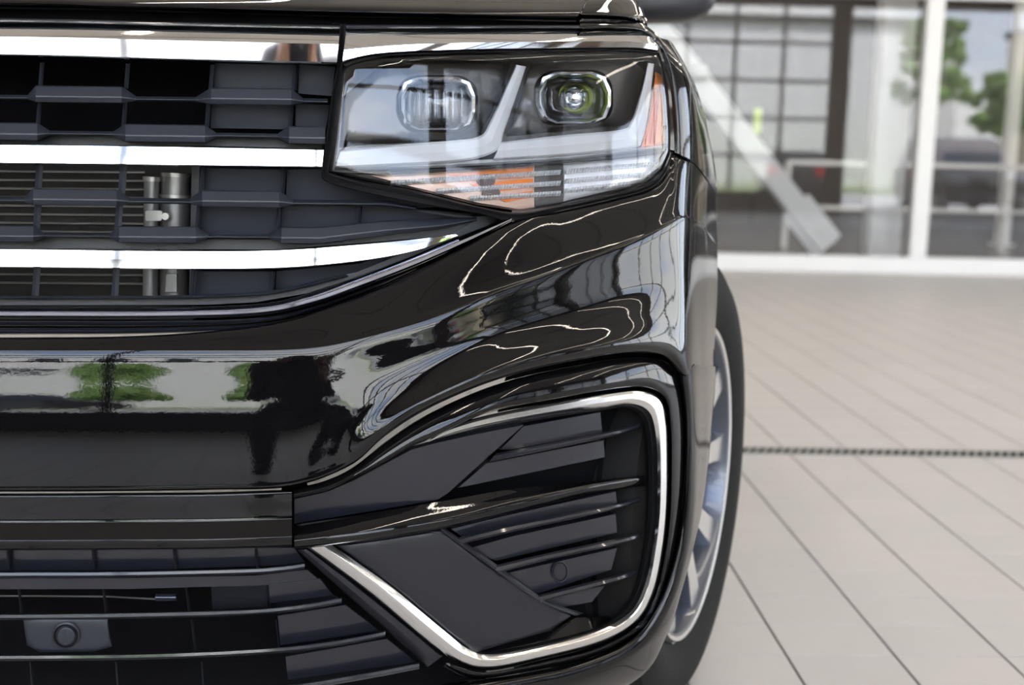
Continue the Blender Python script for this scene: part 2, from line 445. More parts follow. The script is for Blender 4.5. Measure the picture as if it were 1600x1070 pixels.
wl = box('wall_left', XL - .2, XL, YF, YB, 0, ZC, 'wall'); tag(wl, 'plain pale wall', kind='structure')
# ceiling light strips
def strip_light(x0, x1, y0, y1, lab, z=ZC - .5):
    r = empty('linear_ceiling_light', ((x0 + x1) / 2, (y0 + y1) / 2, z)); tag(r, lab, 'ceiling light', 'linear lights under the ceiling')
    bl('light_housing', x0, x1, y0, y1, z, z + .06, 'door_dark', r); bl('light_diffuser', x0 + .005, x1 - .005, y0 + .005, y1 - .005, z - .015, z, 'led', r)
    for q in (.2, .8):
        xx, yy = x0 + (x1 - x0) * q, y0 + (y1 - y0) * q
        bl('hanger', xx - .006, xx + .006, yy - .006, yy + .006, z + .06, ZC, 'door_dark', r)
LIGHT_LAB = ['over the hood', 'beside the car', 'along the drain', 'near the glass wall', 'by the left wall', 'by the garage door', 'over the rear of the car', 'far right', 'by the right windows', 'at the right end of the drain', 'by the right glass wall', 'over the left rear corner', 'added in the hall by the column to brighten the brace', 'added in the hall to brighten the brace', 'added in the hall at the right to brighten the brace', 'added across the hall just behind the glass wall to light brace and column']
for i, (a, b, c, d) in enumerate([(1.35, 1.42, -2.6, 3.2), (3.2, 3.27, -2.6, 3.2), (1.35, 1.42, 4.2, 9.6), (3.2, 3.27, 4.2, 9.6), (-4.2, -4.13, -2.6, 6.0), (-6.8, -6.73, -2.8, 6.0), (-1.4, -1.33, 3.0, 9.0), (6.2, 6.27, -2.6, 3.2), (9.2, 9.27, -2.6, 3.2), (6.2, 6.27, 4.2, 9.6), (9.2, 9.27, 4.2, 9.6), (-4.2, -4.13, 6.5, 9.8), (4.0, 4.07, 11.3, 17.5), (2.2, 2.27, 11.3, 17.5), (6.6, 6.67, 11.3, 17.5), (-.5, 9.5, 10.70, 10.80)]):
    strip_light(a, b, c, d, 'thin warm linear ceiling light ' + LIGHT_LAB[i])  # the strips in the hall are added to brighten the white brace and column
# front wall behind the camera: glazed sectional doors with a solid bottom panel
def glazed_door(n, x0, x1, y, z1, sill, cols, rows, frame_m, lab, along='X', pane_m='door_pane', fr=.07):
    r = empty('door_%d' % n, (0, 0, 0)); tag(r, lab, kind='structure')
    def bb(name, a0, a1, z0, zz, m_, d=.03):
        return box(name, a0, a1, y - d, y + d, z0, zz, m_, r) if along == 'X' else box(name, y - d, y + d, a0, a1, z0, zz, m_, r)
    bb('sill_panel', x0, x1, 0, sill, frame_m)
    for i in range(cols + 1):
        xx = x0 + (x1 - x0) * i / cols; bb('mullion', xx - fr / 2, xx + fr / 2, sill, z1, frame_m, .035)
    for j in range(rows + 1):
        zz = sill + (z1 - sill) * j / rows; bb('rail', x0, x1, zz - fr / 2, zz + fr / 2, frame_m, .032)
    for i in range(cols):
        for j in range(rows):
            a0, a1 = x0 + (x1 - x0) * i / cols + fr / 2, x0 + (x1 - x0) * (i + 1) / cols - fr / 2
            b0, b1 = sill + (z1 - sill) * j / rows + fr / 2, sill + (z1 - sill) * (j + 1) / rows - fr / 2
            bb('pane', a0, a1, b0, b1, pane_m, .004)
    return r
glazed_door(1, 3.2, 7.25, YF, ZD, .40, 4, 5, 'door_dark', 'dark framed glazed sectional door')
glazed_door(2, -3.35, 2.95, YF, ZD, .40, 3, 5, 'door_dark', 'dark framed glazed sectional door facing the car')
glazed_door(3, -8.6, -3.75, YF, ZD, .40, 4, 5, 'door_dark', 'dark framed glazed sectional door at the far side')
glazed_door(4, 7.6, 12.8, YF, ZD, .1, 3, 1, 'white_frame', 'white framed shop window beside the garage doors')
wf = empty('wall_front'); tag(wf, 'front wall above and between the glazed doors', kind='structure')
box('lintel', XL, XR, YF - .1, YF + .1, ZD, ZC, 'brown_steel', wf)
for x0, x1 in ((XL, -8.6), (-3.75, -3.35), (2.95, 3.2), (7.25, 7.6), (12.8, XR)): box('pier', x0, x1, YF - .12, YF + .12, 0, ZD, 'brown_steel', wf)
glazed_door(5, YF + .2, YB, XR, ZD, .2, 8, 2, 'white_frame', 'white framed window wall along the right side', along='Y', fr=.12)
wr = box('wall_right', XR - .05, XR + .05, YF, YB, ZD, ZC, 'wall'); tag(wr, 'wall strip above the right windows', kind='structure')
# rear glass wall
def bx_px(u0, u1, Y): return px(u0, 380, Y).x, px(u1, 380, Y).x
rw = empty('window_1', (0, 0, 0)); tag(rw, 'white framed glass wall at the end of the drive', kind='structure')
pxs = [px(1432, 380, YB).x + k * 4.15 for k in (-2, -1, 0, 1, 2)]
box('bottom_rail', XL, XR, YB - .05, YB + .05, 0, .15, 'white_frame', rw); box('rail_step', XL, XR, YB - .07, YB - .05, 0, .07, 'white_frame', rw)
box('top_rail', XL, XR, YB - .05, YB + .05, 2.42, 2.6, 'white_frame', rw); box('head', XL, XR, YB - .05, YB + .05, (ZC - .15), ZC, 'white_frame', rw)
for k, x in enumerate(pxs):
    box('post', x - .075, x + .075, YB - .06, YB + .06, .15, (ZC - .15), 'white_frame', rw)
    x2 = pxs[k + 1] if k + 1 < len(pxs) else XR
    box('pane', x + .075, x2 - .075, YB - .006, YB + .006, .15, 2.42, 'pane', rw); box('upper_pane', x + .075, x2 - .075, YB - .006, YB + .006, 2.6, (ZC - .15), 'pane', rw)
# dim hall behind the glass
YH = YB + 9
hf = box('floor_hall', XL, XR, YB + .2, YH, -.06, 0, 'showroom_floor'); tag(hf, 'grey hall floor behind the glass', kind='structure')
hw = box('wall_hall', XL, XR, YH, YH + .2, 0, ZC, 'showroom_wall'); tag(hw, 'dim rear wall of the hall behind the glass', kind='structure')
hs = box('wall_hall_side', XL - .2, XL, YB, YH, 0, ZC, 'showroom_wall'); tag(hs, 'side wall of the hall', kind='structure')
hs = box('wall_hall_right', XR, XR + .2, YB, YH, 0, ZC, 'showroom_wall'); tag(hs, 'side wall of the hall at right', kind='structure')
# white steel column and diagonal brace behind the glass
YC = YB + .55
c0, c1 = px(1352, 372, YC).x, px(1402, 372, YC).x
cl = empty('steel_column', ((c0 + c1) / 2, YC, 0)); tag(cl, 'thick white steel column behind the glass wall', 'column')
bl('column_shaft', c0, c1, YC - .12, YC + .12, 0, ZC, 'white_steel', cl, .02); bl('base_plate', c0 - .12, c1 + .12, YC - .2, YC + .2, 0, .03, 'white_steel', cl)
a = px(1292, 384, YC); b = px(1075, 105, YC)
br_ = empty('diagonal_brace', (a.x, YC, 0)); tag(br_, 'white diagonal steel brace sloping up behind the glass wall', 'brace')
def beam(name, p, q, w, d, m_, par):
    p, q = Vector(p), Vector(q); ax = (q - p).normalized(); side = ax.cross(Vector((0, 1, 0))).normalized(); bm = bmesh.new(); vs = []
    for e in (p, q):
        vs.append([bm.verts.new(e + side * s * w / 2 + Vector((0, t * d / 2, 0)) - par.location) for s, t in ((-1, -1), (1, -1), (1, 1), (-1, 1))])
    for k in range(4): bm.faces.new((vs[0][k], vs[0][(k + 1) % 4], vs[1][(k + 1) % 4], vs[1][k]))
    bm.faces.new(vs[0][::-1]); bm.faces.new(vs[1]); bmesh.ops.recalc_face_normals(bm, faces=bm.faces[:])
    return fin(bm, name, m_, par, smooth=False)
dv = (b - a).normalized(); b2 = a + dv * 3.6
beam('brace_beam', a, b2, .20, .16, 'white_steel', br_)
beam('foot_plate', a, a + dv * .5, .32, .05, 'white_steel', br_)
for t in (.15, .35):
    q = a + dv * t; bm = bmesh.new(); lathe_bm(bm, [(-.1, .018), (.1, .018)], 10, 'Y'); o = fin(bm, 'bolt', 'aluminium', br_); o.location = q - br_.location
q = px(1093, 113, YC - .2)
bl('joint_box', q.x - .065, q.x + .065, q.y - .06, q.y + .2, q.z - .07, q.z + .07, 'white_frame', br_, .025)
q = px(1183, 190, YB + .7)
sg = empty('floor_sign', (q.x, q.y, 0)); tag(sg, 'narrow yellow-green sign on a dark post behind the glass', 'sign')
bl('sign_plate', q.x - .04, q.x + .04, q.y - .01, q.y + .01, q.z - .12, q.z + .12, 'sign_yellow', sg, .008); bl('sign_post', q.x - .012, q.x + .012, q.y + .011, q.y + .03, 0, q.z + .1, 'door_dark', sg); bl('sign_foot', q.x - .12, q.x + .12, q.y - .12, q.y + .12, 0, .015, 'door_dark', sg)
q = px(1571, 312, YB + 4.4); 
tp = empty('thin_post', (q.x, q.y, 0)); tag(tp, 'slim white post standing in the hall behind the right pane', 'post')
bl('post_shaft', q.x - .07, q.x + .07, q.y - .07, q.y + .07, 0, ZC, 'white_steel', tp); bl('post_foot', q.x - .12, q.x + .12, q.y - .12, q.y + .12, 0, .02, 'white_steel', tp)
# low glass-front display railing in the hall
hr = empty('hall_railing', (0, YB + 3.2, 0)); tag(hr, 'grey steel railing standing in the hall behind the glass', 'railing')
for i in range(6):
    x = 3.6 + i * 1.3; bl('railing_post', x - .03, x + .03, YB + 3.17, YB + 3.23, 0, 1.0, 'aluminium', hr)
for z in (.45, .97): bl('railing_bar', 3.6, 10.13, YB + 3.18, YB + 3.22, z, z + .05, 'aluminium', hr)

# ================================================================== outside, seen in the glass and the paint
gr = box('ground', -70, 80, -60, YF - .13, -.12, -.02, 'asphalt'); tag(gr, 'pale asphalt outside the doors', kind='structure')
gs = box('lawn', -70, 80, -33, -25, -.02, .0, 'grass'); tag(gs, 'strip of lawn across the road', 'grass', kind='stuff')
g2 = box('verge', -70, 80, -60, -40, -.02, .02, 'grass'); tag(g2, 'far grass verge beyond the lawn', 'grass', kind='stuff')
def lump(bm, c, r, sub=2, jit=.18):
    q = bmesh.ops.create_icosphere(bm, subdivisions=sub, radius=1)
    for v in q['verts']:
        k = 1 + random.uniform(-jit, jit); v.co = Vector((c[0] + v.co.x * r[0] * k, c[1] + v.co.y * r[1] * k, c[2] + v.co.z * r[2] * k))
def tree(x, y, h, w, lab):
    r = empty('tree', (x, y, 0)); tag(r, lab, 'tree', 'trees across the road')
    tube('trunk', [(0, 0, .0), (0, 0, .2), (.05, 0, h * .3), (0, .05, h * .6)], [.16, .15, .13, .08], 'bark', r)
    bm = bmesh.new()
    for k in range(110):
        a = random.uniform(0, 6.283); rr = w * math.sqrt(random.random()) * .8; zz = h * random.uniform(.5, .95)
        f = 1 - abs(zz / h - .6) * 1.2; s = random.uniform(.10, .2) * w
        lump(bm, (math.cos(a) * rr * f, math.sin(a) * rr * f, zz), (s, s, s * .8), 1, .3)
    o = fin(bm, 'crown', 'leaf', r, smooth=False); tag(o, kind='stuff')
TREES = [(18.3, -27, 7.4, 2.0, 'tall slim green tree right of the brown car'), (23.0, -30, 5.4, 2.2, 'yellowish round tree beside the tall slim one'), (-5, -29, 2.8, 2.4, 'low green tree across from the hood'), (1.6, -30, 3.0, 2.6, 'green tree across from the grille'),
         (-12, -28, 4, 2.2, 'bushy green tree beyond the left door'), (31, -29, 6, 3, 'broad tree at the far right of the lawn'), (-21, -29, 6, 3, 'broad tree at the far left of the lawn')]
for t_ in TREES: tree(*t_)
bd = empty('far_building', (8, -48, 0)); tag(bd, 'long pale grey building across the road', 'building')
bl('building_wall', -30, 27, -50, -46, .02, 9, 'far_building', bd); bl('building_roof', -30.3, 27.3, -50.3, -45.7, 9, 9.4, 'door_dark', bd)
for k in range(4): bl('building_window', -17 + k * 4, -15 + k * 4, -46.05, -45.95, 5.5, 7.5, 'car_glass', bd)
b3 = empty('tan_building', (36, -36, 0)); tag(b3, 'tan rendered building at the far right across the road', 'building')
bl('building_wall', 28, 44, -42, -34.1, .02, 8, 'tan_building', b3); bl('building_roof', 27.8, 44.2, -42.2, -33.8, 8, 8.3, 'door_dark', b3)
for k in range(3): bl('building_window', 29.5 + k * 5, 32 + k * 5, -34.05, -33.95, 2, 5, 'car_glass', b3)
def parked_car(x, y, rz, paint, lab, L=4.6, Wd=1.85, H=1.65):
    r = empty('parked_car', (x, y, -.02)); r.rotation_euler.z = rz; tag(r, lab, 'car', 'cars parked outside')
    # side profile, x along the car, front at +x
    low = [(-L/2, .35), (-L/2, .95), (-L/2 + .12, 1.05), (L/2 - 1.15, 1.05), (L/2 - .12, .86), (L/2, .6), (L/2, .3), (L/2 - .3, .22), (-L/2 + .3, .22)]
    up = [(-L/2 + .12, 1.05), (-L/2 + .45, H - .05), (-L/2 + .8, H), (L/2 - 2.4, H), (L/2 - 2.0, H - .06), (L/2 - 1.15, 1.05)]
    def ext(name, pr, w, m_, inset=0, par=r, bev=.06):
        bm = bmesh.new(); A = [bm.verts.new((p[0], -w / 2 + (inset if p[1] > 1.2 else 0), p[1])) for p in pr]; B = [bm.verts.new((p[0], w / 2 - (inset if p[1] > 1.2 else 0), p[1])) for p in pr]
        bm.faces.new(A); bm.faces.new(B[::-1])
        for i in range(len(pr)): bm.faces.new((A[i], B[i], B[(i + 1) % len(pr)], A[(i + 1) % len(pr)]))
        bmesh.ops.recalc_face_normals(bm, faces=bm.faces[:])
        if bev: bmesh.ops.bevel(bm, geom=bm.edges[:], offset=bev, segments=2, affect='EDGES')
        return fin(bm, name, m_, par)
    ext('body', low, Wd, paint); ext('cabin', up, Wd - .1, paint, .16, bev=.04)
    def quad(name, P, m_):
        bm = bmesh.new(); f = bm.faces.new([bm.verts.new(p) for p in P]); q = bmesh.ops.extrude_face_region(bm, geom=[f]); bm.normal_update()
        nrm = f.normal.copy()
        for v in q['geom']:
            if isinstance(v, bmesh.types.BMVert): v.co += nrm * .012
        bmesh.ops.recalc_face_normals(bm, faces=bm.faces[:]); return fin(bm, name, m_, r, smooth=False)
    wx = L/2 - 1.2
    quad('windshield', [(wx - .02, -.72, 1.12), (wx - .02, .72, 1.12), (wx - .74, .62, H - .12), (wx - .74, -.62, H - .12)], 'car_glass')
    quad('rear_window', [(-L/2 + .16, .72, 1.12), (-L/2 + .16, -.72, 1.12), (-L/2 + .42, -.62, H - .14), (-L/2 + .42, .62, H - .14)], 'car_glass')
    for s in (-1, 1):
        yy = s * (Wd / 2 - .04); yt = s * (Wd / 2 - .19)
        quad('side_window', [(wx - .25, yy, 1.1), (-L/2 + .5, yy, 1.1), (-L/2 + .8, yt, H - .14), (wx - .85, yt, H - .14)][::s], 'car_glass')
        o = box('headlight', L/2 - .22, L/2 - .02, s * (Wd/2 - .28) - .2, s * (Wd/2 - .28) + .2, .68, .82, 'lamp_reflector', r, .02)
        o = box('tail_light', -L/2 - .02, -L/2 + .12, s * (Wd/2 - .22) - .16, s * (Wd/2 - .22) + .16, .75, .98, 'tail_red', r, .02)
        o = box('door_mirror', wx - .2, wx - .05, s * (Wd/2 + .08) - .1, s * (Wd/2 + .08) + .1, 1.08, 1.2, paint, r, .03)
    box('front_grille', L/2 - .05, L/2 + .02, -.5, .5, .48, .72, 'door_dark', r, .02); box('chrome_trim', L/2 - .04, L/2 + .03, -.8, .8, .4, .44, 'chrome_satin', r, .01)
    bm = bmesh.new(); lathe_bm(bm, [(0, .0001), (0, .1), (.03, .1), (.03, .0001)], 20, 'X'); o = fin(bm, 'emblem', 'chrome_satin', r); o.location = (L/2, 0, .74)
    for sx in (-1, 1):
        for sy in (-1, 1):
            bm = bmesh.new(); lathe_bm(bm, [(-.11, .2), (-.11, .32), (-.08, .34), (.08, .34), (.11, .32), (.11, .2)], 24, 'Y'); o = fin(bm, 'tire', 'tire', r); o.location = (sx * (L/2 - .85), sy * (Wd/2 - .1), .34)
            bm = bmesh.new(); lathe_bm(bm, [(-.1, .001), (-.1, .22), (.1, .22), (.1, .001)], 20, 'Y'); o = fin(bm, 'wheel_rim', 'alloy_machined', r); o.location = (sx * (L/2 - .85), sy * (Wd/2 - .1), .34)
def mirrored(u, v, dist):   # where a thing outside stands whose image in the rear glass lies at (u, v)
    q = px(u, v, dist); return q.x, 2 * YB - q.y
mx_, my_ = mirrored(1500, 260, 28.5); parked_car(mx_, my_, R(95), 'car_brown', 'dark brown car with a round badge mirrored in the right pane', 4.7, 1.95, 1.78)
mx_, my_ = mirrored(1238, 250, 36); parked_car(mx_, my_, R(-80), 'car_black', 'black hatchback seen from behind with a red tail light', 4.3, 1.8, 1.5)
parked_car(-5.6, -20, 0, 'car_black', 'black car parked along the lawn across from the grille'); parked_car(4.2, -22, R(180), 'car_silver', 'silver car parked along the lawn right of the black one')
parked_car(-12, -20, R(180), 'car_silver', 'silver car parked beside the lawn at the far left')
# ================================================================== the dark SUV
suv = empty('suv', (-.6, 2.7, 0)); tag(suv, 'glossy black sport utility vehicle with chrome grille bars, front corner in close-up', 'car')
def part(name): return empty(name, (0, 0, 0), suv)
RB = [(0, .012), (.04, .002), (.16, -.004), (.5, -.006), (.84, -.004), (.96, .002), (1, .012), (1, .024), (0, .024)]     # rounded bar section
# --- hood
hb = [(-700, -1), (0, 5), (150, 9), (300, 12), (540, 18), (750, 23), (860, 25), (902, 25)]
def sh(P, dv, off, du=0): return [(p[0] + du * i / (len(P) - 1), p[1] + dv, off) for i, p in enumerate(P)]
loft('hood', [sh(hb, 2, .016), sh(hb, 0, .002, 1), sh(hb, -6, .004, 4), sh(hb, -16, .03, 9), sh(hb, -30, .10, 16), sh(hb, -46, .34, 24), sh(hb, -58, .8, 30)], 'paint', suv, nu=90, nv=5)
strip('hood_seal', [(-700, 5), (0, 10), (300, 17), (540, 24), (900, 31)], [(-700, 9), (0, 14), (300, 20), (540, 27), (900, 34)], RB, 'gloss_black', suv, off=.03)
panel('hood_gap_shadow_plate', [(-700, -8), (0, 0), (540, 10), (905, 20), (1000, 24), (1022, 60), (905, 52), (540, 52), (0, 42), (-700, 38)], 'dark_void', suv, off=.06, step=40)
# --- upper grille
UG = part('upper_grille')
strip('top_trim', [(-700, 23), (0, 28), (270, 34), (532, 39)], [(-700, 31), (0, 35), (270, 41), (531, 46)], RB, 'gloss_black', UG)
cA = strip('chrome_bar', [(-700, 33), (0, 37), (270, 42), (531, 48)], [(-700, 83), (0, 88), (270, 95), (526, 101)],
      [(0, .02), (0, .001), (.03, -.001), (.36, -.019), (.40, -.0205), (.93, -.0125), (.97, -.0105), (1, -.004), (1, .03), (0, .03)], 'chrome', UG, angle=25)
cB = [(0, .006), (.0, -.004), (.05, -.0080), (.45, -.0080), (.5, -.0080), (.93, -.0078), (.98, -.004), (1, .006), (1, .03), (0, .03)]
strip('chrome_bar', [(-700, 220), (0, 225), (250, 228), (506, 233)], [(-700, 250), (0, 256), (250, 259), (503, 262)], cB, 'chrome', UG, angle=25)
strip('chrome_bar', [(-700, 382), (0, 388), (250, 391), (430, 390), (560, 381), (650, 373), (711, 366)], [(-700, 412), (0, 418), (250, 421), (430, 420), (560, 409), (650, 392), (716, 368)], cB, 'chrome', UG, angle=25)
strip('lower_trim', [(-700, 480), (0, 480), (250, 480), (400, 475), (480, 459), (560, 431), (640, 401), (720, 368), (796, 339)],
      [(-700, 497), (0, 497), (250, 497), (405, 492), (490, 475), (572, 447), (652, 416), (732, 380), (802, 344)], [(0, .016), (.06, .002), (.25, -.004), (.5, -.007), (.75, -.006), (.94, 0), (1, .014), (1, .03), (0, .03)], 'dark_chrome', UG, n=90)
strip('surround_bead', [(-700, 501), (0, 501), (250, 501), (405, 496), (495, 478), (580, 447), (650, 419)], [(-700, 509), (0, 509), (250, 509), (405, 503), (490, 484), (582, 451), (652, 420)], RB, 'gloss_black', UG, off=.012)
strip('surround_bead', [(-700, 512), (0, 512), (250, 511), (405, 505), (480, 491), (540, 470), (590, 450)], [(-700, 523), (0, 523), (250, 521), (400, 512), (480, 495), (542, 473), (592, 451)], RB, 'gloss_black', UG, off=.016)
def slat(y0, slope, segs, hi, lo, end=None):
    # segs: list of (u0, u1, 'h'/'l'); the bar steps up and widens at the raised lengths
    T, B = [], []
    for a, b, k in segs:
        t, q, o = hi if k == 'h' else lo
        for u in (a, b): T.append((u, y0 + slope * u + t, o)); B.append((u, y0 + slope * u + q, o))
    if end:
        for tt, bb in end: T.append(tt); B.append(bb)
    strip('slat', T, B, [(0, .020), (0, .006), (.06, .002), (.60, -.006), (.68, -.006), (.96, -.001), (1, .004), (1, .024), (.5, .034), (0, .034)], 'grille_plastic', UG, linear=True, angle=28, off=.014)
HI, LO = (-13, 13, -.012), (2, 9, 0.0)
slat(146, .012, [(-700, -220, 'h'), (-205, 43, 'l'), (56, 190, 'h'), (213, 306, 'l'), (330, 455, 'h'), (474, 512, 'l')], HI, LO)
slat(205, .013, [(-700, -215, 'l'), (-200, 58, 'h'), (78, 177, 'l'), (196, 320, 'h'), (338, 434, 'l'), (452, 508, 'h')], (-14, 14, -.012), (-2, 5, 0))
slat(307, .010, [(-700, -220, 'h'), (-205, 38, 'l'), (52, 182, 'h'), (203, 297, 'l'), (316, 436, 'h'), (458, 600, 'l')], HI, (0, 9, 0), [((650, 322, .01), (650, 328, .01))])
slat(366, .006, [(-700, -215, 'l'), (-200, 52, 'h'), (70, 172, 'l'), (186, 306, 'h'), (326, 418, 'l'), (440, 500, 'h')], (-14, 12, -.012), (-2, 4, 0), [((600, 345, -.01), (600, 368, -.01)), ((690, 342, 0), (690, 358, 0)), ((745, 339, .01), (745, 345, .01))])
strip('slat', [(-700, 461), (0, 462), (200, 462), (330, 460), (430, 453), (540, 428)], [(-700, 467), (0, 468), (200, 468), (330, 466), (432, 459), (545, 432)], RB, 'grille_plastic', UG, off=.02)
def rib(u0, v0, u1, v1, w=3.4, off=.03, par=None, m_='grille_plastic'):
    strip('rib', [(u0 - w, v0), (u1 - w, v1)], [(u0 + w, v0), (u1 + w, v1)], [(0, .004), (.5, 0), (1, .004), (1, .05), (0, .05)], m_, par or UG, linear=True, off=off)
for us, v0, v1 in (((66, 200, 332, 463), 97, 136), ((62, 196, 326, 456), 155, 197), ((317, 444), 258, 300), ((311, 437, 561), 316, 358), ((303, 427), 419, 462), ((-68, -196), 92, 460)):
    for u in us: rib(u, v0 + .012 * u, u - 3, v1 + .012 * u)
for us, v0, v1 in (((62, 193), 258, 300), ((60, 187), 316, 358), ((58, 182), 419, 462)):
    for u in us: rib(u, v0 + .012 * u, u - 3, v1 + .012 * u, 5.5)
for P in ([(336, 99), (462, 101), (461, 145), (334, 143)], [(467, 101), (524, 104), (518, 150), (466, 146)], [(330, 160), (457, 162), (456, 202), (329, 200)], [(462, 162), (515, 164), (509, 204), (461, 203)],
          [(320, 263), (443, 265), (441, 306), (318, 303)], [(448, 265), (505, 264), (512, 284), (600, 302), (700, 322), (640, 326), (447, 312)], [(315, 320), (436, 322), (434, 368), (312, 366)], [(441, 322), (560, 320), (558, 352), (438, 366)], [(566, 320), (690, 330), (740, 335), (690, 346), (563, 356)],
          [(307, 424), (426, 424), (424, 458), (304, 464)], [(432, 424), (560, 412), (690, 378), (600, 412), (540, 432), (430, 456)]):
    panel('closing_plate', P, 'plate_plastic', UG, step=20, dfun=lambda u, v, P=P: base(u, v) + .05 + (v - P[0][1]) * .00025)
for P in ([(320, 212), (505, 217), (503, 232), (320, 228)], [(-700, 205), (320, 212), (320, 228), (-700, 220)], [(-700, 368), (430, 374), (560, 366), (700, 352), (745, 344), (700, 368), (560, 380), (430, 390), (-700, 384)]):
    panel('lower_lip', P, 'rubber_seal', UG, off=.035, step=30)
panel('grille_surround', [(640, 328), (740, 338), (790, 336), (798, 340), (720, 370), (640, 402), (560, 432), (480, 458), (400, 472), (320, 476), (-700, 478), (-700, 466), (320, 464), (430, 456), (560, 424), (690, 372), (745, 344)], 'rubber_seal', UG, off=.03, step=24)
# --- radiator behind the grille
RA = part('radiator')
def flat_panel(name, P, D, m_, par, thick=.004): return panel(name, P, m_, par, dfun=lambda u, v: D, step=60, thick=thick)
flat_panel('core', [(-700, 250), (300, 250), (300, 500), (-700, 500)], 1.62, 'radiator', RA, .03)
for k in range(14):
    v = 268 + k * 13.4
    if 300 < v < 312 or 366 < v < 372: pass
    a, b = px(-700, v - 6, 1.612), px(226, v + 1, 1.612)
    tube('tube', [a, b], .0016, 'aluminium', RA, seg=6)
def pipe(name, u, w, v0, v1, D, m_='aluminium_pipe'):
    rad = w / 2 / FPX * D; return tube(name, [px(u, v0, D), px(u - (v1 - v0) * .012, v1, D)], rad, m_, RA, seg=20)
pipe('thin_pipe', 237, 23, 278, 474, 1.56); pipe('pipe_collar', 237, 27, 276, 283, 1.56, 'aluminium'); pipe('wide_pipe', 275, 45, 272, 470, 1.57); pipe('pipe_collar', 274, 47, 304, 309, 1.57, 'aluminium'); pipe('pipe_cap', 275, 46, 270, 276, 1.57, 'aluminium')
flat_panel('pipe_clip', rrect(240, 337, 26, 16, 3), 1.535, 'aluminium', RA); flat_panel('pipe_bracket', [(260, 428), (276, 428), (276, 456), (258, 456)], 1.54, 'aluminium_pipe', RA, .006)
flat_panel('clip_bolt', [(258 + 6 * math.cos(k * .785), 338 + 6 * math.sin(k * .785)) for k in range(8)], 1.53, 'aluminium', RA, .01)
flat_panel('side_shield', [(300, 250), (312, 250), (306, 475), (295, 475)], 1.56, 'grille_plastic', RA, .03)
flat_panel('grille_shadow_plate', [(-750, -10), (800, -10), (800, 520), (-750, 520)], 1.70, 'dark_void', suv, .01)  # black sheet standing in for the shade of the engine bay behind the grille
flat_panel('lower_shadow_plate', [(-750, 840), (760, 840), (760, 1150), (-750, 1150)], 1.66, 'dark_void', suv, .01)  # black sheet that gives the lower grille openings their shade
# --- front bumper
T = [(-700, 527, -.009), (0, 527, -.009), (200, 525, -.009), (330, 517, -.006), (440, 502, -.002), (520, 477, .005), (600, 446, .010), (700, 398, .004), (802, 346, .0), (880, 329, 0), (960, 311, 0), (1016, 295, 0), (1042, 270, 0), (1053, 242, 0), (1084, 257, 0), (1120, 305, 0)]
T1 = [(u, v + 3, o - .008) for u, v, o in T[:8]] + [(803, 350, -.008), (881, 333, -.008), (962, 315, -.008), (1020, 299, -.008), (1047, 273, -.006), (1058, 247, -.004), (1086, 261, 0), (1120, 310, 0)]
C0 = [(-700, 541, -.024), (0, 541, -.024), (200, 541, -.024), (330, 541, -.024), (440, 540, -.024), (510, 534, -.024), (590, 516, -.026), (680, 489, -.028), (770, 453, -.030), (850, 425, -.032), (930, 394, -.034), (1000, 366, -.036), (1040, 348, -.034), (1064, 336, -.028), (1090, 342, -.012), (1121, 380, 0)]
C1 = [(u, v + 7, o - .003) for u, v, o in C0]
M = [(-700, 640, -.031), (0, 640, -.031), (200, 640, -.031), (330, 640, -.031), (445, 639, -.031), (530, 620, -.030), (600, 590, -.026), (680, 558, -.022), (770, 520, -.018), (850, 496, -.014), (930, 474, -.012), (1000, 456, -.014), (1042, 440, -.016), (1068, 430, -.012), (1092, 436, -.004), (1121, 450, 0)]
B0 = [(-700, 758, -.034), (0, 758, -.034), (200, 757, -.034), (330, 755, -.034), (452, 750, -.034), (540, 719, -.034), (596, 673, -.034), (657, 633, -.036), (738, 594, -.038), (818, 568, -.040), (899, 551, -.042), (980, 538, -.044), (1042, 543, -.040), (1074, 582, -.030), (1094, 584, -.014), (1114, 586, 0)]
B1 = [(-700, 766, -.028), (0, 766, -.028), (200, 765, -.028), (330, 763, -.028), (455, 758, -.028), (545, 726, -.028), (600, 681, -.028), (660, 642, -.028), (740, 605, -.030), (820, 579, -.032), (900, 562, -.034), (980, 549, -.036), (1038, 555, -.032), (1067, 590, -.022), (1094, 592, -.012), (1114, 594, 0)]
B2 = [(u, v + (2 if i < 13 else 1), o + .022) for i, (u, v, o) in enumerate(B1)]
B1[13] = (1067, 588, -.022); B1[14] = (1094, 584.4, -.0138); B1[15] = (1114, 586.4, 0)
B2 = [(u, v + .6, o + .022) for u, v, o in B1]; B2[13] = (1065, 588, -.004); B2[14] = (1094, 584.8, -.0136); B2[15] = (1114, 586.8, 0)
def tot(row, n, d):   # the first n points of a row at a fixed total depth
    return [(u, v, d - interp(LEAN, v)) if i < n else (u, v, o) for i, (u, v, o) in enumerate(row)]
C0 = tot(C0, 6, -.0100); C1 = tot(C1, 6, -.0135)
for i in range(6, 14):
    f = min(1, (i - 5) / 3); M[i] = (M[i][0], M[i][1], C1[i][2] + .001)
    B0[i] = (B0[i][0], B0[i][1], B0[i][2] - .020 * f * (1 if i < 12 else .4))
    if i < 13: B1[i] = (B1[i][0], B1[i][1], B1[i][2] - .020 * f * (1 if i < 12 else .4)); B2[i] = (B2[i][0], B2[i][1], B2[i][2] - .02 * f)
M_a = tot([((a[0] + b[0]) / 2, (a[1] + b[1]) / 2, (a[2] * .5 + b[2] * .5)) for a, b in zip(C1, M)], 6, -.0186)
M_b = tot([((a[0] + b[0]) / 2, (a[1] + b[1]) / 2, a[2] * .62 + b[2] * .38) for a, b in zip(M, B0)], 6, -.0256)
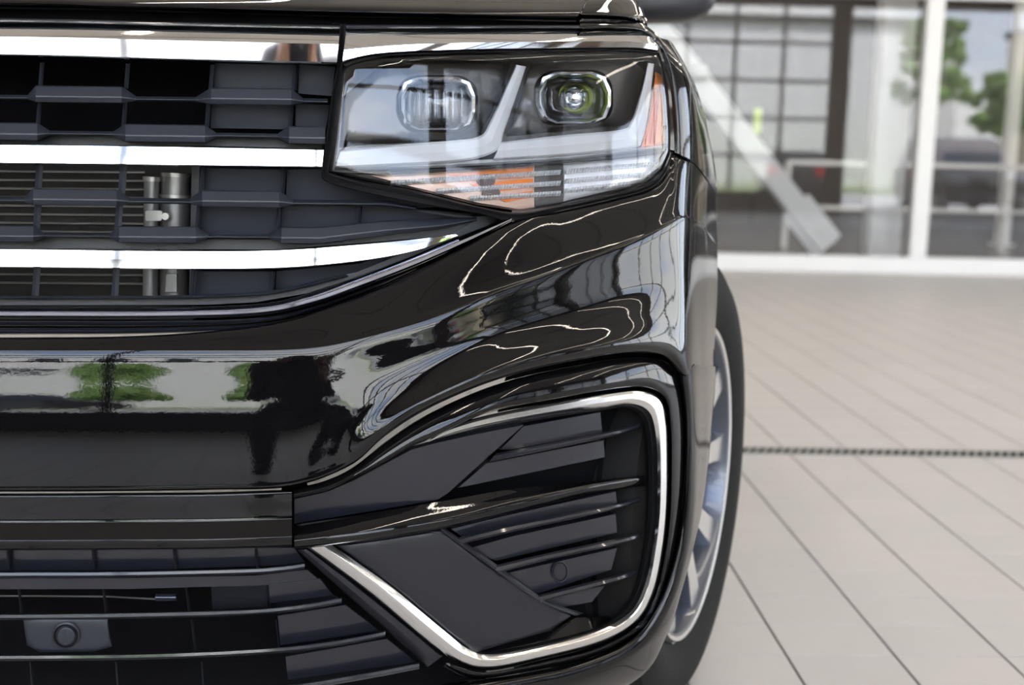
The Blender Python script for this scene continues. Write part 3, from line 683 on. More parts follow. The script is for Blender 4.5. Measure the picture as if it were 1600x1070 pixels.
M = tot(M, 6, -.0228); B0 = tot(B0, 6, -.0262); B1 = tot(B1, 6, -.0258); B2 = tot(B2, 6, .01)
bm = bmesh.new()
loft('front_bumper', [T, T1, C0, C1, M_a, M, M_b, B0, B1, B2], None, nu=170, nv=6, bm=bm)
I2 = [(1065, 588, -.004), (1072, 640, -.004), (1073, 700, -.004), (1069, 790, -.004), (1056, 870, -.004), (1029, 943, -.004), (985, 1000, -.004), (900, 1037, -.004), (800, 1058, -.004), (690, 1072, -.004)]
I1 = [(1067, 588, -.022), (1074, 640, -.022), (1076, 700, -.022), (1072, 790, -.022), (1059, 870, -.022), (1032, 946, -.022), (987, 1004, -.022), (901, 1042, -.022), (800, 1063, -.022), (690, 1078, -.022)]
I0 = [(1074, 582, -.030), (1082, 640, -.028), (1084, 700, -.028), (1080, 790, -.028), (1067, 872, -.028), (1040, 951, -.028), (993, 1012, -.028), (903, 1052, -.028), (801, 1074, -.028), (690, 1090, -.028)]
IM = [(1094, 584, -.014), (1096, 645, -.014), (1094, 710, -.014), (1088, 790, -.014), (1075, 862, -.016), (1053, 935, -.02), (1018, 1000, -.022), (940, 1055, -.024), (820, 1090, -.024), (690, 1110, -.02)]
IO = [(1114, 586, 0), (1109, 650, 0), (1103, 720, .0), (1094, 790, .0), (1081, 852, .0), (1062, 922, .0), (1038, 992, .01), (990, 1060, .02), (860, 1110, .02), (690, 1140, .02)]
IB = [(u - 4, v, o + .06) for u, v, o in IO]
for L_, p_ in ((I2, (1060, 570, .02)), (I1, (1062, 570, .004)), (I0, (1070, 568, -.022)), (IM, (1094, 571, -.0115)), (IO, (1114.6, 572, .001))): L_.insert(0, p_)
IB = [(u - 4, v, o + .06) for u, v, o in IO]
loft('front_bumper', [I2, I1, I0, IM, IO, IB], None, nu=80, nv=6, bm=bm)
bmesh.ops.remove_doubles(bm, verts=bm.verts[:], dist=.0008)
bmesh.ops.recalc_face_normals(bm, faces=bm.faces[:])
bu = fin(bm, 'front_bumper', 'paint', suv, angle=70, face_cam=True, thick=.003)
# --- centre strip under the bumper
def lt(v, o): return [(-700, v + 1, o), (0, v + 1, o), (200, v, o), (330, v - 1, o), (456, v - 5, o)]
loft('lower_bumper_trim', [lt(769, .01), lt(770.5, -.020), lt(773, -.025), lt(780, -.026), lt(815, -.027), lt(818, -.029), lt(840, -.043), lt(844, -.0455), lt(855, -.044), lt(858, -.036), lt(859, .0)], 'paint', suv, nu=40, nv=4)
panel('seam_shadow_plate', [(440, 752), (480, 748), (484, 862), (440, 866)], 'dark_void', suv, off=.03, step=20)  # dark plate so the open seam reads as a shaded gap
# --- corner insert around the fog vent
FI = part('corner_insert')
o_ = [(459, 762, -.012), (505, 751, -.012), (550, 730, -.012), (605, 687, -.012), (663, 649, -.012), (742, 612, -.012), (822, 586, -.012), (902, 569, -.012), (980, 557, -.012), (1034, 561, -.012), (1060, 590, -.010), (1067, 640, -.010), (1069, 700, -.010), (1065, 790, -.010), (1052, 870, -.010), (1026, 941, -.010), (983, 996, -.010), (900, 1033, -.010), (800, 1054, -.010), (735, 1060, -.010), (690, 1040, -.010)]
i_ = [(459, 777, -.018), (510, 766, -.018), (552, 746, -.018), (602, 721, -.014), (640, 699, -.014), (672, 686, -.014), (762, 645, -.014), (852, 627, -.014), (950, 610, -.012), (1006, 606, -.008), (1038, 622, -.006), (1046, 658, -.004), (1048, 710, -.004), (1047, 790, -.004), (1040, 865, -.004), (1026, 930, -.004), (998, 978, -.004), (940, 1011, -.004), (850, 1034, -.004), (765, 1050, -.004), (715, 1040, -.004)]
def mixrow(a, b, t, d): return [(p[0] + (q[0] - p[0]) * t, p[1] + (q[1] - p[1]) * t, p[2] + (q[2] - p[2]) * t + d) for p, q in zip(a, b)]
loft('insert_frame', [mixrow(o_, i_, 0, .02), mixrow(o_, i_, .04, .002), mixrow(o_, i_, .14, -.004), mixrow(o_, i_, .5, -.010), mixrow(o_, i_, .86, -.012), mixrow(o_, i_, .96, -.008), mixrow(o_, i_, 1, .012)], 'paint', FI, nu=150, nv=3)
co_ = [(668, 690), (700, 668), (762, 648), (852, 630), (950, 613), (1004, 609), (1034, 624), (1043, 658), (1045, 710), (1044, 790), (1037, 863), (1023, 928), (996, 974), (940, 1006), (850, 1030), (768, 1047), (718, 1037), (660, 996), (580, 929), (520, 884), (481, 856)]
ci_ = [(669, 691), (705, 682), (764, 668), (852, 651), (945, 637), (988, 632), (1012, 643), (1022, 668), (1026, 712), (1026, 790), (1019, 856), (1006, 915), (982, 957), (932, 984), (850, 1006), (772, 1021), (733, 1013), (690, 980), (618, 920), (560, 878), (521, 852)]
strip('chrome_ring', co_, ci_, [(0, .014), (0, 0), (.05, -.005), (.12, -.008), (.3, -.0105), (.62, -.0105), (.68, -.0095), (.95, -.002), (1, .008), (1, .03), (0, .03)], 'chrome_satin', FI, n=170, angle=28, off=-.004)
strip('inner_seal', ci_, [(u - (u - 850) * .02 - (10 if u > 960 else 0), v - (v - 820) * .022) for u, v in ci_], [(0, .0), (.5, -.002), (1, .012), (1, .05), (0, .05)], 'rubber_seal', FI, n=150, off=.008)
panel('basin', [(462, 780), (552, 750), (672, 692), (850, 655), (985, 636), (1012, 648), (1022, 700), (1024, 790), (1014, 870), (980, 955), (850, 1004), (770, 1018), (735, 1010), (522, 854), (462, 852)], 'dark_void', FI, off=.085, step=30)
panel('upper_plate', [(460, 780), (512, 768), (554, 750), (642, 703), (674, 694), (740, 679), (818, 664), (700, 770), (683, 781), (570, 800), (460, 818)], 'gloss_black', FI, off=.003, step=16, thick=.012, dfun=lambda u, v: base(u, v) + (v - 740) * .00012)
panel('upper_backing', [(818, 666), (938, 644), (941, 676), (800, 702), (782, 702)], 'gloss_black', FI, off=.012, step=20, thick=.02)
panel('upper_backing', [(760, 724), (943, 688), (945, 714), (716, 762)], 'gloss_black', FI, off=.012, step=20, thick=.02)
def vane(t, b, off=-.006):
    strip('vane', t, b, [(0, .045), (0, .006), (.3, 0), (.75, -.004), (1, .002), (1, .045)], 'gloss_black', FI, n=24, off=off, angle=25)
vane([(775, 708), (860, 692), (959, 672), (1000, 660, .03)], [(764, 722), (860, 702), (959, 681), (1000, 668, .03)])
# long blade
loft('blade', [[(460, 820, -0.004), (570, 803, -0.004), (690, 783, 0.004), (800, 764, 0.012), (920, 752, 0.02), (1008, 742, 0.03)], [(460, 824, -0.01), (570, 808, -0.009), (690, 792, -0.002), (800, 772, 0.006), (920, 755, 0.014), (1008, 743, 0.024)], [(460, 841, -0.025), (570, 828, -0.023), (690, 808, -0.013), (800, 783, -0.003), (920, 757, 0.008), (1008, 744, 0.02)], [(460, 847, -0.0275), (570, 835, -0.0255), (690, 816, -0.016), (800, 791, -0.006), (920, 763, 0.005), (1008, 748, 0.018)], [(460, 853, -0.026), (570, 842, -0.024), (690, 823, -0.013), (800, 798, -0.004), (920, 770, 0.008), (1008, 755, 0.02)], [(460, 858, -0.012), (570, 846, -0.01), (690, 827, -0.002), (800, 801, 0.004), (920, 774, 0.014), (1008, 758, 0.024)], [(460, 850, 0.05), (570, 840, 0.05), (690, 822, 0.05), (800, 797, 0.05), (920, 772, 0.05), (1008, 757, 0.05)]], 'paint', FI, nu=60, nv=4)
panel('lower_plate', [(527, 852), (600, 842), (690, 828), (760, 880), (892, 962), (860, 985), (740, 1020), (700, 988), (610, 914)], 'satin_black', FI, off=-.004, edge=6, edge_d=.005, step=16, thick=.01, dfun=lambda u, v: base(u, v) + max(0, (u - 700)) * .00006)
strip('plate_edge', [(688, 828), (760, 881), (840, 937), (900, 962)], [(695, 825), (768, 876), (850, 935), (912, 958)], [(0, 0), (.5, -.003), (1, .004), (1, .04), (0, .04)], 'satin_black', FI, n=24, off=-.004)
for P in ([(705, 826), (800, 803), (962, 768), (964, 786), (724, 840)], [(728, 858), (800, 838), (962, 803), (964, 832), (775, 876)], [(790, 896), (964, 856), (955, 890), (838, 928)], [(852, 938), (945, 915), (925, 940), (880, 948)]):
    panel('lower_backing', P, 'gloss_black', FI, off=.012, step=20, thick=.02)
vane([(712, 841), (800, 819), (939, 792), (1000, 776, .03)], [(722, 850), (800, 831), (939, 801), (1000, 784, .03)])
vane([(770, 884), (860, 863), (978, 838), (1004, 828, .03)], [(778, 895), (860, 874), (978, 848), (1004, 836, .03)])
vane([(836, 931), (900, 915), (966, 898), (995, 888, .03)], [(846, 940), (900, 926), (968, 908), (995, 896, .03)])
def disc(name, u, v, r, off, m_, par, asp=1.0, thick=.004, edge=0):
    return panel(name, [(u + r * asp * math.cos(k * math.pi / 12), v + r * math.sin(k * math.pi / 12)) for k in range(24)], m_, par, off=off, step=r * .7, thick=thick, edge=edge)
ring('sensor_ring', [(875 + 13 * math.cos(k * .2618), 893 + 17 * math.sin(k * .2618)) for k in range(24)], [(875 + 10.5 * math.cos(k * .2618), 893 + 14 * math.sin(k * .2618)) for k in range(24)], [(0, .004), (.3, 0), (.7, 0), (1, .004), (1, .02), (0, .02)], 'grille_plastic', FI, .008)
disc('parking_sensor', 875, 893, 13, .006, 'satin_black', FI, .75)
panel('basin_floor', [(745, 1015), (860, 985), (900, 965), (950, 962), (985, 948), (975, 962), (932, 982), (850, 1003), (772, 1018)], 'paint', FI, step=14, dfun=lambda u, v: base(u, v) + .055 - (v - 960) * .0008)
# --- lower grille
LG = part('lower_grille')
strip('end_bevel', [(464, 859, .0), (560, 945, 0), (668, 1042, 0)], [(481, 858, -.004), (582, 934, -.004), (692, 1024, -.004)], [(0, .03), (.1, .006), (.5, -.002), (.9, 0), (1, .012), (1, .05), (0, .05)], 'satin_black', LG)
def lbar(P, w): strip('bar', [(p[0], p[1] - w / 2, p[2] if len(p) > 2 else 0) for p in P], [(p[0], p[1] + w / 2, p[2] if len(p) > 2 else 0) for p in P], [(0, .02), (.03, .004), (.15, .0012), (.62, -.0002), (.85, .001), (1, .006), (1, .045), (.5, .06), (0, .05)], 'gloss_black', LG, off=.0)
lbar([(-700, 900), (0, 898), (200, 897), (380, 893), (440, 889), (476, 884)], 9)
lbar([(-700, 966), (0, 964), (200, 962), (380, 957), (470, 949), (534, 938)], 9)
lbar([(-700, 1031), (0, 1028), (250, 1025), (430, 1016), (530, 1004), (602, 990)], 9)
lbar([(-700, 1094), (0, 1091), (250, 1086), (430, 1077), (560, 1058), (655, 1040)], 10)
for P in ([(-700, 860), (460, 856), (476, 878), (440, 883), (200, 891), (-700, 893)], [(-700, 905), (200, 903), (400, 899), (480, 890), (496, 904), (420, 914), (200, 920), (-700, 922)]):
    panel('closing_plate', P, 'gloss_black', LG, off=.022, step=26)
for P in ([(420, 912), (500, 904), (520, 930), (422, 942)], [(434, 962), (540, 945), (592, 985), (438, 1008)], [(446, 1026), (604, 998), (650, 1034), (450, 1062)]):
    panel('end_plate', P, 'gloss_black', LG, off=.02, step=18)
for P in ([(422, 942), (520, 930), (534, 938), (424, 950)], [(438, 1008), (592, 985), (600, 990), (440, 1016)], [(330, 915), (418, 912), (418, 948), (332, 952)]):
    panel('step_plate', P, 'satin_black', LG, off=.05, step=18)
for u in (-230, -115, 12, 145, 272, 400): rib(u, 859, u + 3, 889, 2.4, .012, LG, 'satin_black')
for u in (-100, 28, 160, 290, 418): rib(u, 905, u + 6, 957, 2.2, .03, LG, 'satin_black')
for u in (-90, 300, 432): rib(u, 968, u + 6, 1020, 2.2, .03, LG, 'satin_black')
for u in (-80, 48, 182, 316): rib(u, 1034, u + 4, 1090, 2.2, .03, LG, 'satin_black')
tube('loom_wire', [px(-60, 931, 1.5), px(60, 931, 1.5), px(170, 932, 1.5), px(245, 936, 1.5)], .0012, 'aluminium', LG, seg=6)
tube('loom_plug', [px(244, 933, 1.5), px(276, 933, 1.5)], .0045, 'alloy_dark', LG)
SB = panel('sensor_bracket', [(36, 968), (58, 966), (168, 966), (175, 1010), (146, 1018), (62, 1019), (42, 1008)], 'grille_plastic', LG, off=.006, step=10, edge=6, edge_d=.006, thick=.02)
ring('sensor_ring', [(103 + 22 * math.cos(k * .2618), 992 + 20 * math.sin(k * .2618)) for k in range(24)], [(103 + 16 * math.cos(k * .2618), 994 + 16 * math.sin(k * .2618)) for k in range(24)], [(0, 0), (.5, -.0012), (1, .004), (1, .012), (0, .012)], 'satin_black', LG, .003)
disc('parking_sensor', 103, 994, 15, .0, 'grille_plastic', LG, edge=3)
# --- headlight
HL = part('headlight')
lens = [(536, 101), (560, 93), (592, 87), (650, 83), (720, 81), (850, 79), (940, 78), (1010, 79), (1030, 82), (1038, 105), (1045, 150), (1048, 200), (1047, 240), (1036, 266), (1010, 287), (960, 302), (880, 319), (815, 330), (745, 320), (650, 296), (565, 280), (514, 268), (520, 230), (528, 160)]
def hd(u, v): return base(min(u, 1010), v) + max(0, u - 1010) * .0009
panel('lens_cover', lens, 'lamp_cover', HL, dfun=hd, off=-.012, step=12, edge=9, edge_d=.010, thick=0)
inner = [(u + (790 - u) * .02, v + (200 - v) * .03) for u, v in lens]
ring('lamp_bowl', lens, inner, [(0, .006), (.5, .012), (1, .07), (1, .085), (0, .085)], 'lamp_housing', HL, 0)
panel('reflector_bowl', inner, 'lamp_housing', HL, dfun=hd, off=.062, step=14)
panel('inner_bezel', [(536, 150), (600, 95), (700, 92), (800, 96), (770, 175), (745, 218), (560, 228), (530, 232)], 'lamp_housing', HL, dfun=hd, off=.045, step=12, edge=10, edge_d=.02,
      hole=rrect(683, 162, 128, 90, 34))
panel('inner_bezel', [(828, 100), (900, 88), (985, 92), (1008, 110), (980, 196), (880, 206), (790, 214)], 'lamp_housing', HL, dfun=hd, off=.045, step=12, edge=10, edge_d=.02, hole=rrect(896, 153, 124, 88, 34))
for cx, cy, w, h in ((683, 161, 124, 86), (897, 152, 120, 84)):
    fd = hd(cx, cy)
    ring('projector_bezel', rrect(cx, cy, w, h, 30, 2), rrect(cx, cy + 2, w - 26, h - 18, 26, 2), [(0, .02), (0, .002), (.2, -.004), (.5, -.005), (.55, -.004), (1, .010), (1, .05), (0, .05)], 'lamp_reflector', HL, .03, flat=fd)
    bm = bmesh.new(); L = rrect(cx, cy + 2, w - 26, h - 18, 26); rows = []
    for f, dz in ((1, .012), (.92, .004), (.75, -.004), (.5, -.009), (.25, -.012), (.02, -.013)):
        rows.append([bm.verts.new(px(cx + (u - cx) * f, cy + 2 + (v - cy - 2) * f, fd + .036 + dz)) for u, v in L])
    for a, b in zip(rows, rows[1:]):
        for k in range(len(L)): bm.faces.new((a[k], a[(k + 1) % len(L)], b[(k + 1) % len(L)], b[k]))
    bm.faces.new(rows[-1]); bmesh.ops.recalc_face_normals(bm, faces=bm.faces[:]); fin(bm, 'projector_lens', 'projector_glass', HL, face_cam=True)
    if cx < 800:
        for k in range(7):
            uu = cx - 42 + k * 14
            strip('reflector_rib', [(uu - 7, cy - 28), (uu - 7, cy + 30)], [(uu + 7, cy - 28), (uu + 7, cy + 30)], [(0, .02), (.2, .004), (.5, 0), (.8, .004), (1, .02), (1, .03), (0, .03)], 'reflector_satin', HL, linear=True, off=fd - base(uu, cy) + .042)
    else:
        panel('projector_back', rrect(cx, cy + 2, w - 28, h - 20, 24), 'aluminium_pipe', HL, dfun=lambda u, v: fd + .072 + ((u - cx) ** 2 + (v - cy) ** 2) * -8e-6, step=12)
        ring('bulb_ring', [(cx + 30 * math.cos(k * .2618), cy + 28 * math.sin(k * .2618)) for k in range(24)], [(cx + 18 * math.cos(k * .2618), cy + 16 * math.sin(k * .2618)) for k in range(24)], [(0, .01), (.5, 0), (1, .012), (1, .02), (0, .02)], 'sign_yellow', HL, .052, flat=fd)
        bm = bmesh.new(); bmesh.ops.create_uvsphere(bm, u_segments=20, v_segments=12, radius=.019); o = fin(bm, 'bulb', 'lamp_reflector', HL); o.location = px(cx, cy + 2, fd + .062)
GS = [(0, .02), (0, .004), (.1, 0), (.5, -.004), (.9, 0), (1, .004), (1, .03), (0, .03)]
def guide(t, b, off=.010, n=24): strip('light_guide', [(u, v, hd(u, v) - base(u, v)) for u, v in t], [(u, v, hd(u, v) - base(u, v)) for u, v in b], GS, 'light_guide', HL, n=n, off=off, angle=30)
guide([(532, 235), (620, 226), (700, 220), (748, 213), (766, 190), (806, 101)], [(524, 262), (620, 258), (720, 252), (775, 236), (788, 205), (822, 104)], n=50)
guide([(784, 222), (880, 211), (968, 203), (986, 190), (1001, 145), (1012, 98)], [(770, 250), (880, 243), (985, 232), (1004, 218), (1014, 165), (1022, 100)], n=50)
panel('amber_reflector', [(1025, 112), (1034, 118), (1039, 160), (1040, 224), (1020, 228), (1002, 230), (1014, 185)], 'amber', HL, dfun=hd, off=.016, step=7, edge=3, edge_d=.003)
for k in range(3):
    strip('amber_rib', [(1030 - k * 3, 135), (1022 - k * 7, 225)], [(1031.5 - k * 3, 135), (1024 - k * 7, 225)], [(0, .003), (.5, -.002), (1, .003)], 'amber', HL, linear=True, off=hd(1024, 180) - base(1024, 180) + .012)
strip('divider', [(514, 266), (600, 268), (720, 262), (860, 252), (1043, 232)], [(515, 271), (600, 273), (720, 267), (860, 257), (1041, 238)], GS, 'satin_black', HL, off=.004)
strip('lower_guide', [(525, 256), (640, 255), (790, 247), (900, 240), (1035, 226)], [(522, 264), (640, 264), (790, 257), (900, 249), (1035, 232)], GS, 'lens_ribs', HL, off=.02)
panel('turn_signal_back', [(580, 274), (700, 268), (835, 259), (835, 324), (812, 327), (745, 316), (650, 293)], 'amber_pale', HL, off=.02, step=14)
panel('turn_signal_window', [(700, 271), (833, 262), (832, 276), (720, 284)], 'amber', HL, off=.018, step=14)
panel('turn_signal_window', [(735, 287), (833, 279), (832, 293), (760, 301)], 'amber', HL, off=.018, step=14)
panel('turn_signal_window', [(770, 306), (833, 298), (832, 308), (790, 316)], 'amber', HL, off=.018, step=14)
panel('side_lamp_back', [(836, 259), (880, 255), (880, 316), (836, 324)], 'lamp_housing', HL, off=.022, step=14)
panel('side_lamp', [(880, 255), (960, 249), (1035, 240), (1030, 262), (1006, 282), (960, 296), (880, 315)], 'lens_ribs', HL, dfun=hd, off=.02, step=12, edge=5)
for cx, cy in ((760, 282), (768, 302)): disc('bulb', cx, cy, 10, .014, 'bulb_dark', HL, 1.4)
def serr(u0, v0, u1, v1, m_='light_guide'):
    n = int((u1 - u0) / 2.2); T_, B_ = [], []
    for k in range(n + 1):
        t = k / n; u, v = u0 + (u1 - u0) * t, v0 + (v1 - v0) * t; o = -.0022 if k % 2 else .0005
        o += hd(u, v) - base(u, v); T_.append((u + 2, v - 4, o)); B_.append((u, v + 4, o))
    strip('serrated_rib', T_, B_, [(0, .004), (.5, -.002), (1, .004), (1, .01), (0, .01)], m_, HL, linear=True, off=.012, angle=20)
serr(609, 286, 875, 269); serr(680, 299, 875, 286); serr(733, 310, 875, 302); serr(882, 268, 1028, 256); serr(882, 283, 1016, 272); serr(882, 298, 985, 287)
oS = [(531, 38), (527, 100), (518, 150), (508, 230), (503, 268), (510, 284), (560, 299), (650, 318), (745, 333), (802, 345), (880, 328), (960, 310), (1016, 294), (1041, 268), (1051.5, 238)]
iS = [(541, 38), (537, 100), (529, 150), (520, 230), (514, 264), (520, 271), (565, 282), (650, 298), (745, 322), (812, 332), (880, 321), (960, 304), (1011, 289), (1037, 266), (1049, 238)]
strip('lamp_seal', oS, iS, [(0, .03), (0, .004), (.12, -.002), (.3, .001), (.5, .003), (.8, -.004), (1, .004), (1, .03)], 'rubber_seal', HL, n=110, off=-.004)
strip('chrome_strip', [(541, 47), (720, 46), (917, 46), (985, 47), (1010, 51), (1022, 62)], [(535, 98), (590, 85), (720, 79), (917, 76), (990, 76), (1028, 79)], [(0, .02), (0, .001), (.04, -.001), (.55, -.020), (.6, -.021), (.93, -.0198), (.97, -.017), (1, -.004), (1, .03), (0, .03)], 'chrome', HL, n=60, angle=25)
strip('upper_seal', [(537, 97), (590, 85), (720, 79), (917, 76), (990, 76), (1028, 79)], [(539, 102), (592, 89), (720, 83), (917, 80), (990, 80), (1030, 84)], RB, 'rubber_seal', HL, n=60, off=-.006)
strip('upper_trim', [(541, 38), (720, 39), (907, 39)], [(541, 46), (720, 45), (907, 45)], RB, 'gloss_black', HL)
# --- fender
bm = bmesh.new()
FR = [[(1023, 62), (1034, 84), (1046, 130), (1052, 185), (1054, 238)], [(1026, 58, .0), (1042, 84, -.01), (1055, 130, -.012), (1061, 188, -.012), (1064, 242, -.01)], [(1034, 60, .02), (1056, 92, -.005), (1070, 132, -.012), (1076, 190, -.014), (1080, 250, -.012)],
      [(1042, 62, .06), (1064, 96, .02), (1080, 138, .0), (1087, 194, -.01), (1092, 262, -.01)], [(1050, 66, .14), (1072, 104, .10), (1092, 148, .06), (1108, 212, .02), (1120, 303, 0)]]
loft('fender', FR, None, nu=50, nv=6, bm=bm)
FT = [[(908, 45, .0), (950, 45, 0), (980, 46, 0), (1004, 50, 0), (1023, 64, .0)], [(907, 42, -.01), (950, 42, -.01), (981, 43, -.01), (1006, 47, -.008), (1026, 60, .0)], [(906, 34, .0), (950, 35, 0), (983, 37, 0), (1006, 42, .01), (1028, 58, .02)], [(906, 29, .015), (950, 30, .015), (985, 32, .015), (1006, 38, .03), (1030, 56, .05)]]
loft('fender', FT, None, nu=30, nv=4, bm=bm)
FU = [[(907, 25, .006), (935, 26, .006), (965, 27, .006), (992, 30, .01), (1012, 40, .05)], [(908, 22, .0), (937, 23, .0), (966, 24, .0), (994, 27, .01), (1011, 34, .06)], [(913, 10, .02), (940, 10, .02), (968, 11, .03), (995, 14, .06), (1007, 22, .12)], [(920, -6, .08), (946, -6, .08), (972, -6, .10), (990, -4, .14), (999, 2, .22)], [(930, -24, .3), (955, -24, .32), (975, -22, .36), (985, -18, .42), (990, -12, .5)]]
loft('fender', FU, None, nu=30, nv=5, bm=bm)
fin(bm, 'fender', 'paint', suv, angle=70, face_cam=True, thick=.003)
# side of the body running back from the corner
bm = bmesh.new()
side = [(1042, 62, .10), (1056, 78, .14), (1072, 104, .10), (1092, 148, .06), (1108, 212, .02), (1118, 270, .0), (1120, 305, 0), (1121, 380, 0), (1121, 450, 0)]
SP = [px(u, v, base(u, v) + o_2) for u, v, o_2 in cr_pts(side, 40)]
cols = []
for k, (dy, dx) in enumerate(((0, 0), (.06, .004), (.15, .006), (.35, .008), (.8, .01), (1.6, .01), (2.6, .0), (3.3, -.03))):
    cols.append([bm.verts.new(p + Vector((dx, dy, 0))) for p in SP])
for a, b in zip(cols, cols[1:]):
    for k in range(len(SP) - 1): bm.faces.new((a[k], b[k], b[k + 1], a[k + 1]))
bmesh.ops.recalc_face_normals(bm, faces=bm.faces[:]); fin(bm, 'body_side', 'paint', suv)
# wheel-arch lip and inner liner
q = [px(u, v, base(u, v) + .04) for u, v in ((1118, 470), (1112, 590), (1102, 720), (1078, 850), (1036, 990), (1000, 1050))]
bm = bmesh.new(); A_ = [bm.verts.new(p) for p in q]; B_ = [bm.verts.new(p + Vector((-.30, .03, 0))) for p in q]
for k in range(len(q) - 1): bm.faces.new((A_[k], A_[k + 1], B_[k + 1], B_[k]))
fin(bm, 'arch_liner', 'dark_void', suv)
strip('seam_shadow_strip', [(1046, 233), (1080, 246), (1108, 278), (1119, 296)], [(1050, 246), (1078, 262), (1108, 292), (1117, 312)], [(0, 0), (1, 0), (1, .01), (0, .01)], 'dark_void', suv, off=.02)  # dark strip standing in for shade in the seam between fender and bumper
# cabin behind the hood
def sheet(name, rows, m_, thick=.006):
    bm = bmesh.new(); g = [[bm.verts.new(p) for p in r] for r in rows]
    for a, b in zip(g, g[1:]):
        for k in range(len(a) - 1): bm.faces.new((a[k], a[k + 1], b[k + 1], b[k]))
    bmesh.ops.recalc_face_normals(bm, faces=bm.faces[:]); return fin(bm, name, m_, suv, thick=thick)
def arc(y, z, w, drop, n=11, xc=-.62): return [(xc + w * (2 * k / (n - 1) - 1), y + .12 * (2 * k / (n - 1) - 1) ** 2, z - drop * (2 * k / (n - 1) - 1) ** 2) for k in range(n)]
sheet('hood_rear', [arc(2.02, 1.20, .92, .06), arc(2.3, 1.215, .93, .07), arc(2.62, 1.22, .93, .08)], 'paint')
sheet('windshield', [arc(2.62, 1.215, .86, .05), arc(2.95, 1.42, .80, .05), arc(3.3, 1.62, .74, .05)], 'car_glass')
sheet('roof', [arc(3.3, 1.63, .76, .05), arc(3.8, 1.68, .74, .05), arc(4.6, 1.68, .72, .06), arc(5.2, 1.62, .70, .06)], 'paint')
sheet('side_window', [[(.30, 2.85, 1.20), (.29, 3.6, 1.22), (.27, 5.0, 1.24)], [(.14, 3.4, 1.55), (.13, 3.8, 1.60), (.10, 5.0, 1.56)]], 'car_glass')
t0_ = SP[0]; sheet('fender_top', [[(t0_.x - d * 2, t0_.y + y, t0_.z + d) for d in (0, .03, .06, .09)] for y in (.12, .5, 1.0, 2.0, 3.3)], 'paint')
# --- door mirror
MC = px(1046, -6, 3.0)
bm = bmesh.new(); bmesh.ops.create_uvsphere(bm, u_segments=28, v_segments=16, radius=1)
def sq(x, p=.55): return math.copysign(abs(x) ** p, x)
for v in bm.verts: v.co = Vector((MC.x + sq(v.co.x) * .115 + v.co.z * .01, MC.y + sq(v.co.y) * .07, MC.z + sq(v.co.z) * .065 + v.co.x * .012))
dm = fin(bm, 'door_mirror', 'satin_black', suv)
# --- front wheel, steered
WH = part('front_wheel'); WC = Vector((.275, 1.98, .385)); WH['_c'] = 1
STEER = R(24)
def wplace(o):
    o.matrix_local = Matrix.Translation(WC) @ Matrix.Rotation(-STEER, 4, 'Z') @ Matrix.Translation((0, 0, 0)); return o
bm = bmesh.new(); lathe_bm(bm, [(-.10, .27), (-.125, .30), (-.128, .345), (-.115, .375), (-.08, .384), (.08, .384), (.112, .376), (.127, .35), (.127, .315), (.115, .285), (.10, .268), (.06, .262), (-.06, .262)], 96, 'X', True); wplace(fin(bm, 'tire', 'tire', WH))
for k in (-.06, -.02, .02, .06):
    bm = bmesh.new(); lathe_bm(bm, [(k - .004, .3842), (k - .004, .3855), (k + .004, .3855), (k + .004, .3842)], 96, 'X', True); wplace(fin(bm, 'tread_groove', 'dark_void', WH))
bm = bmesh.new(); lathe_bm(bm, [(.108, .272), (.116, .268), (.114, .258), (.10, .253), (.06, .246), (-.10, .240), (-.10, .255), (.05, .262), (.10, .268)], 96, 'X', True); wplace(fin(bm, 'rim', 'alloy_dark', WH))
bm = bmesh.new(); lathe_bm(bm, [(.109, .2735), (.118, .2695), (.116, .2625), (.108, .262)], 96, 'X', True); wplace(fin(bm, 'rim_lip', 'alloy_machined', WH))
bm = bmesh.new(); lathe_bm(bm, [(-.02, .001), (-.02, .17), (-.05, .17), (-.05, .001)], 48, 'X'); wplace(fin(bm, 'brake_disc', 'aluminium', WH))
bm = bmesh.new(); lathe_bm(bm, [(.085, .0005), (.088, .045), (.075, .07), (.04, .075), (.02, .075)], 40, 'X'); wplace(fin(bm, 'hub', 'alloy_dark', WH))
for k in range(5):
    for sgn in (-1, 1):
        a0 = R(90 + 72 * k); bm = bmesh.new(); rowsv = []
        for r_, w_, sp, xo in ((.05, .020, .014, .085), (.12, .019, .030, .092), (.19, .022, .055, .100), (.262, .030, .085, .108)):
            c = Vector((0, math.cos(a0), math.sin(a0))); tq = Vector((0, -math.sin(a0), math.cos(a0)))
            mid = c * r_ + tq * sgn * sp
            rowsv.append([bm.verts.new(mid + tq * s_ * w_ * sc_ + Vector((xo - dp, 0, 0))) for s_, sc_, dp in ((-1, 1, 0), (1, 1, 0), (1, 1.25, .045), (-1, 1.25, .045))])
        for a, b in zip(rowsv, rowsv[1:]):
            for j in range(4): bm.faces.new((a[j], a[(j + 1) % 4], b[(j + 1) % 4], b[j]))
        bm.faces.new(rowsv[0]); bm.faces.new(rowsv[-1][::-1]); bmesh.ops.recalc_face_normals(bm, faces=bm.faces[:])
        me_o = fin(bm, 'spoke', ['alloy_machined', 'alloy_dark'], WH, smooth=False)
        for p in me_o.data.polygons: p.material_index = 0 if p.normal.x > .7 else 1
        wplace(me_o)
for ch in suv.children: ch.matrix_parent_inverse = Matrix.Translation(-suv.location)
if '_c' in WH: del WH['_c']

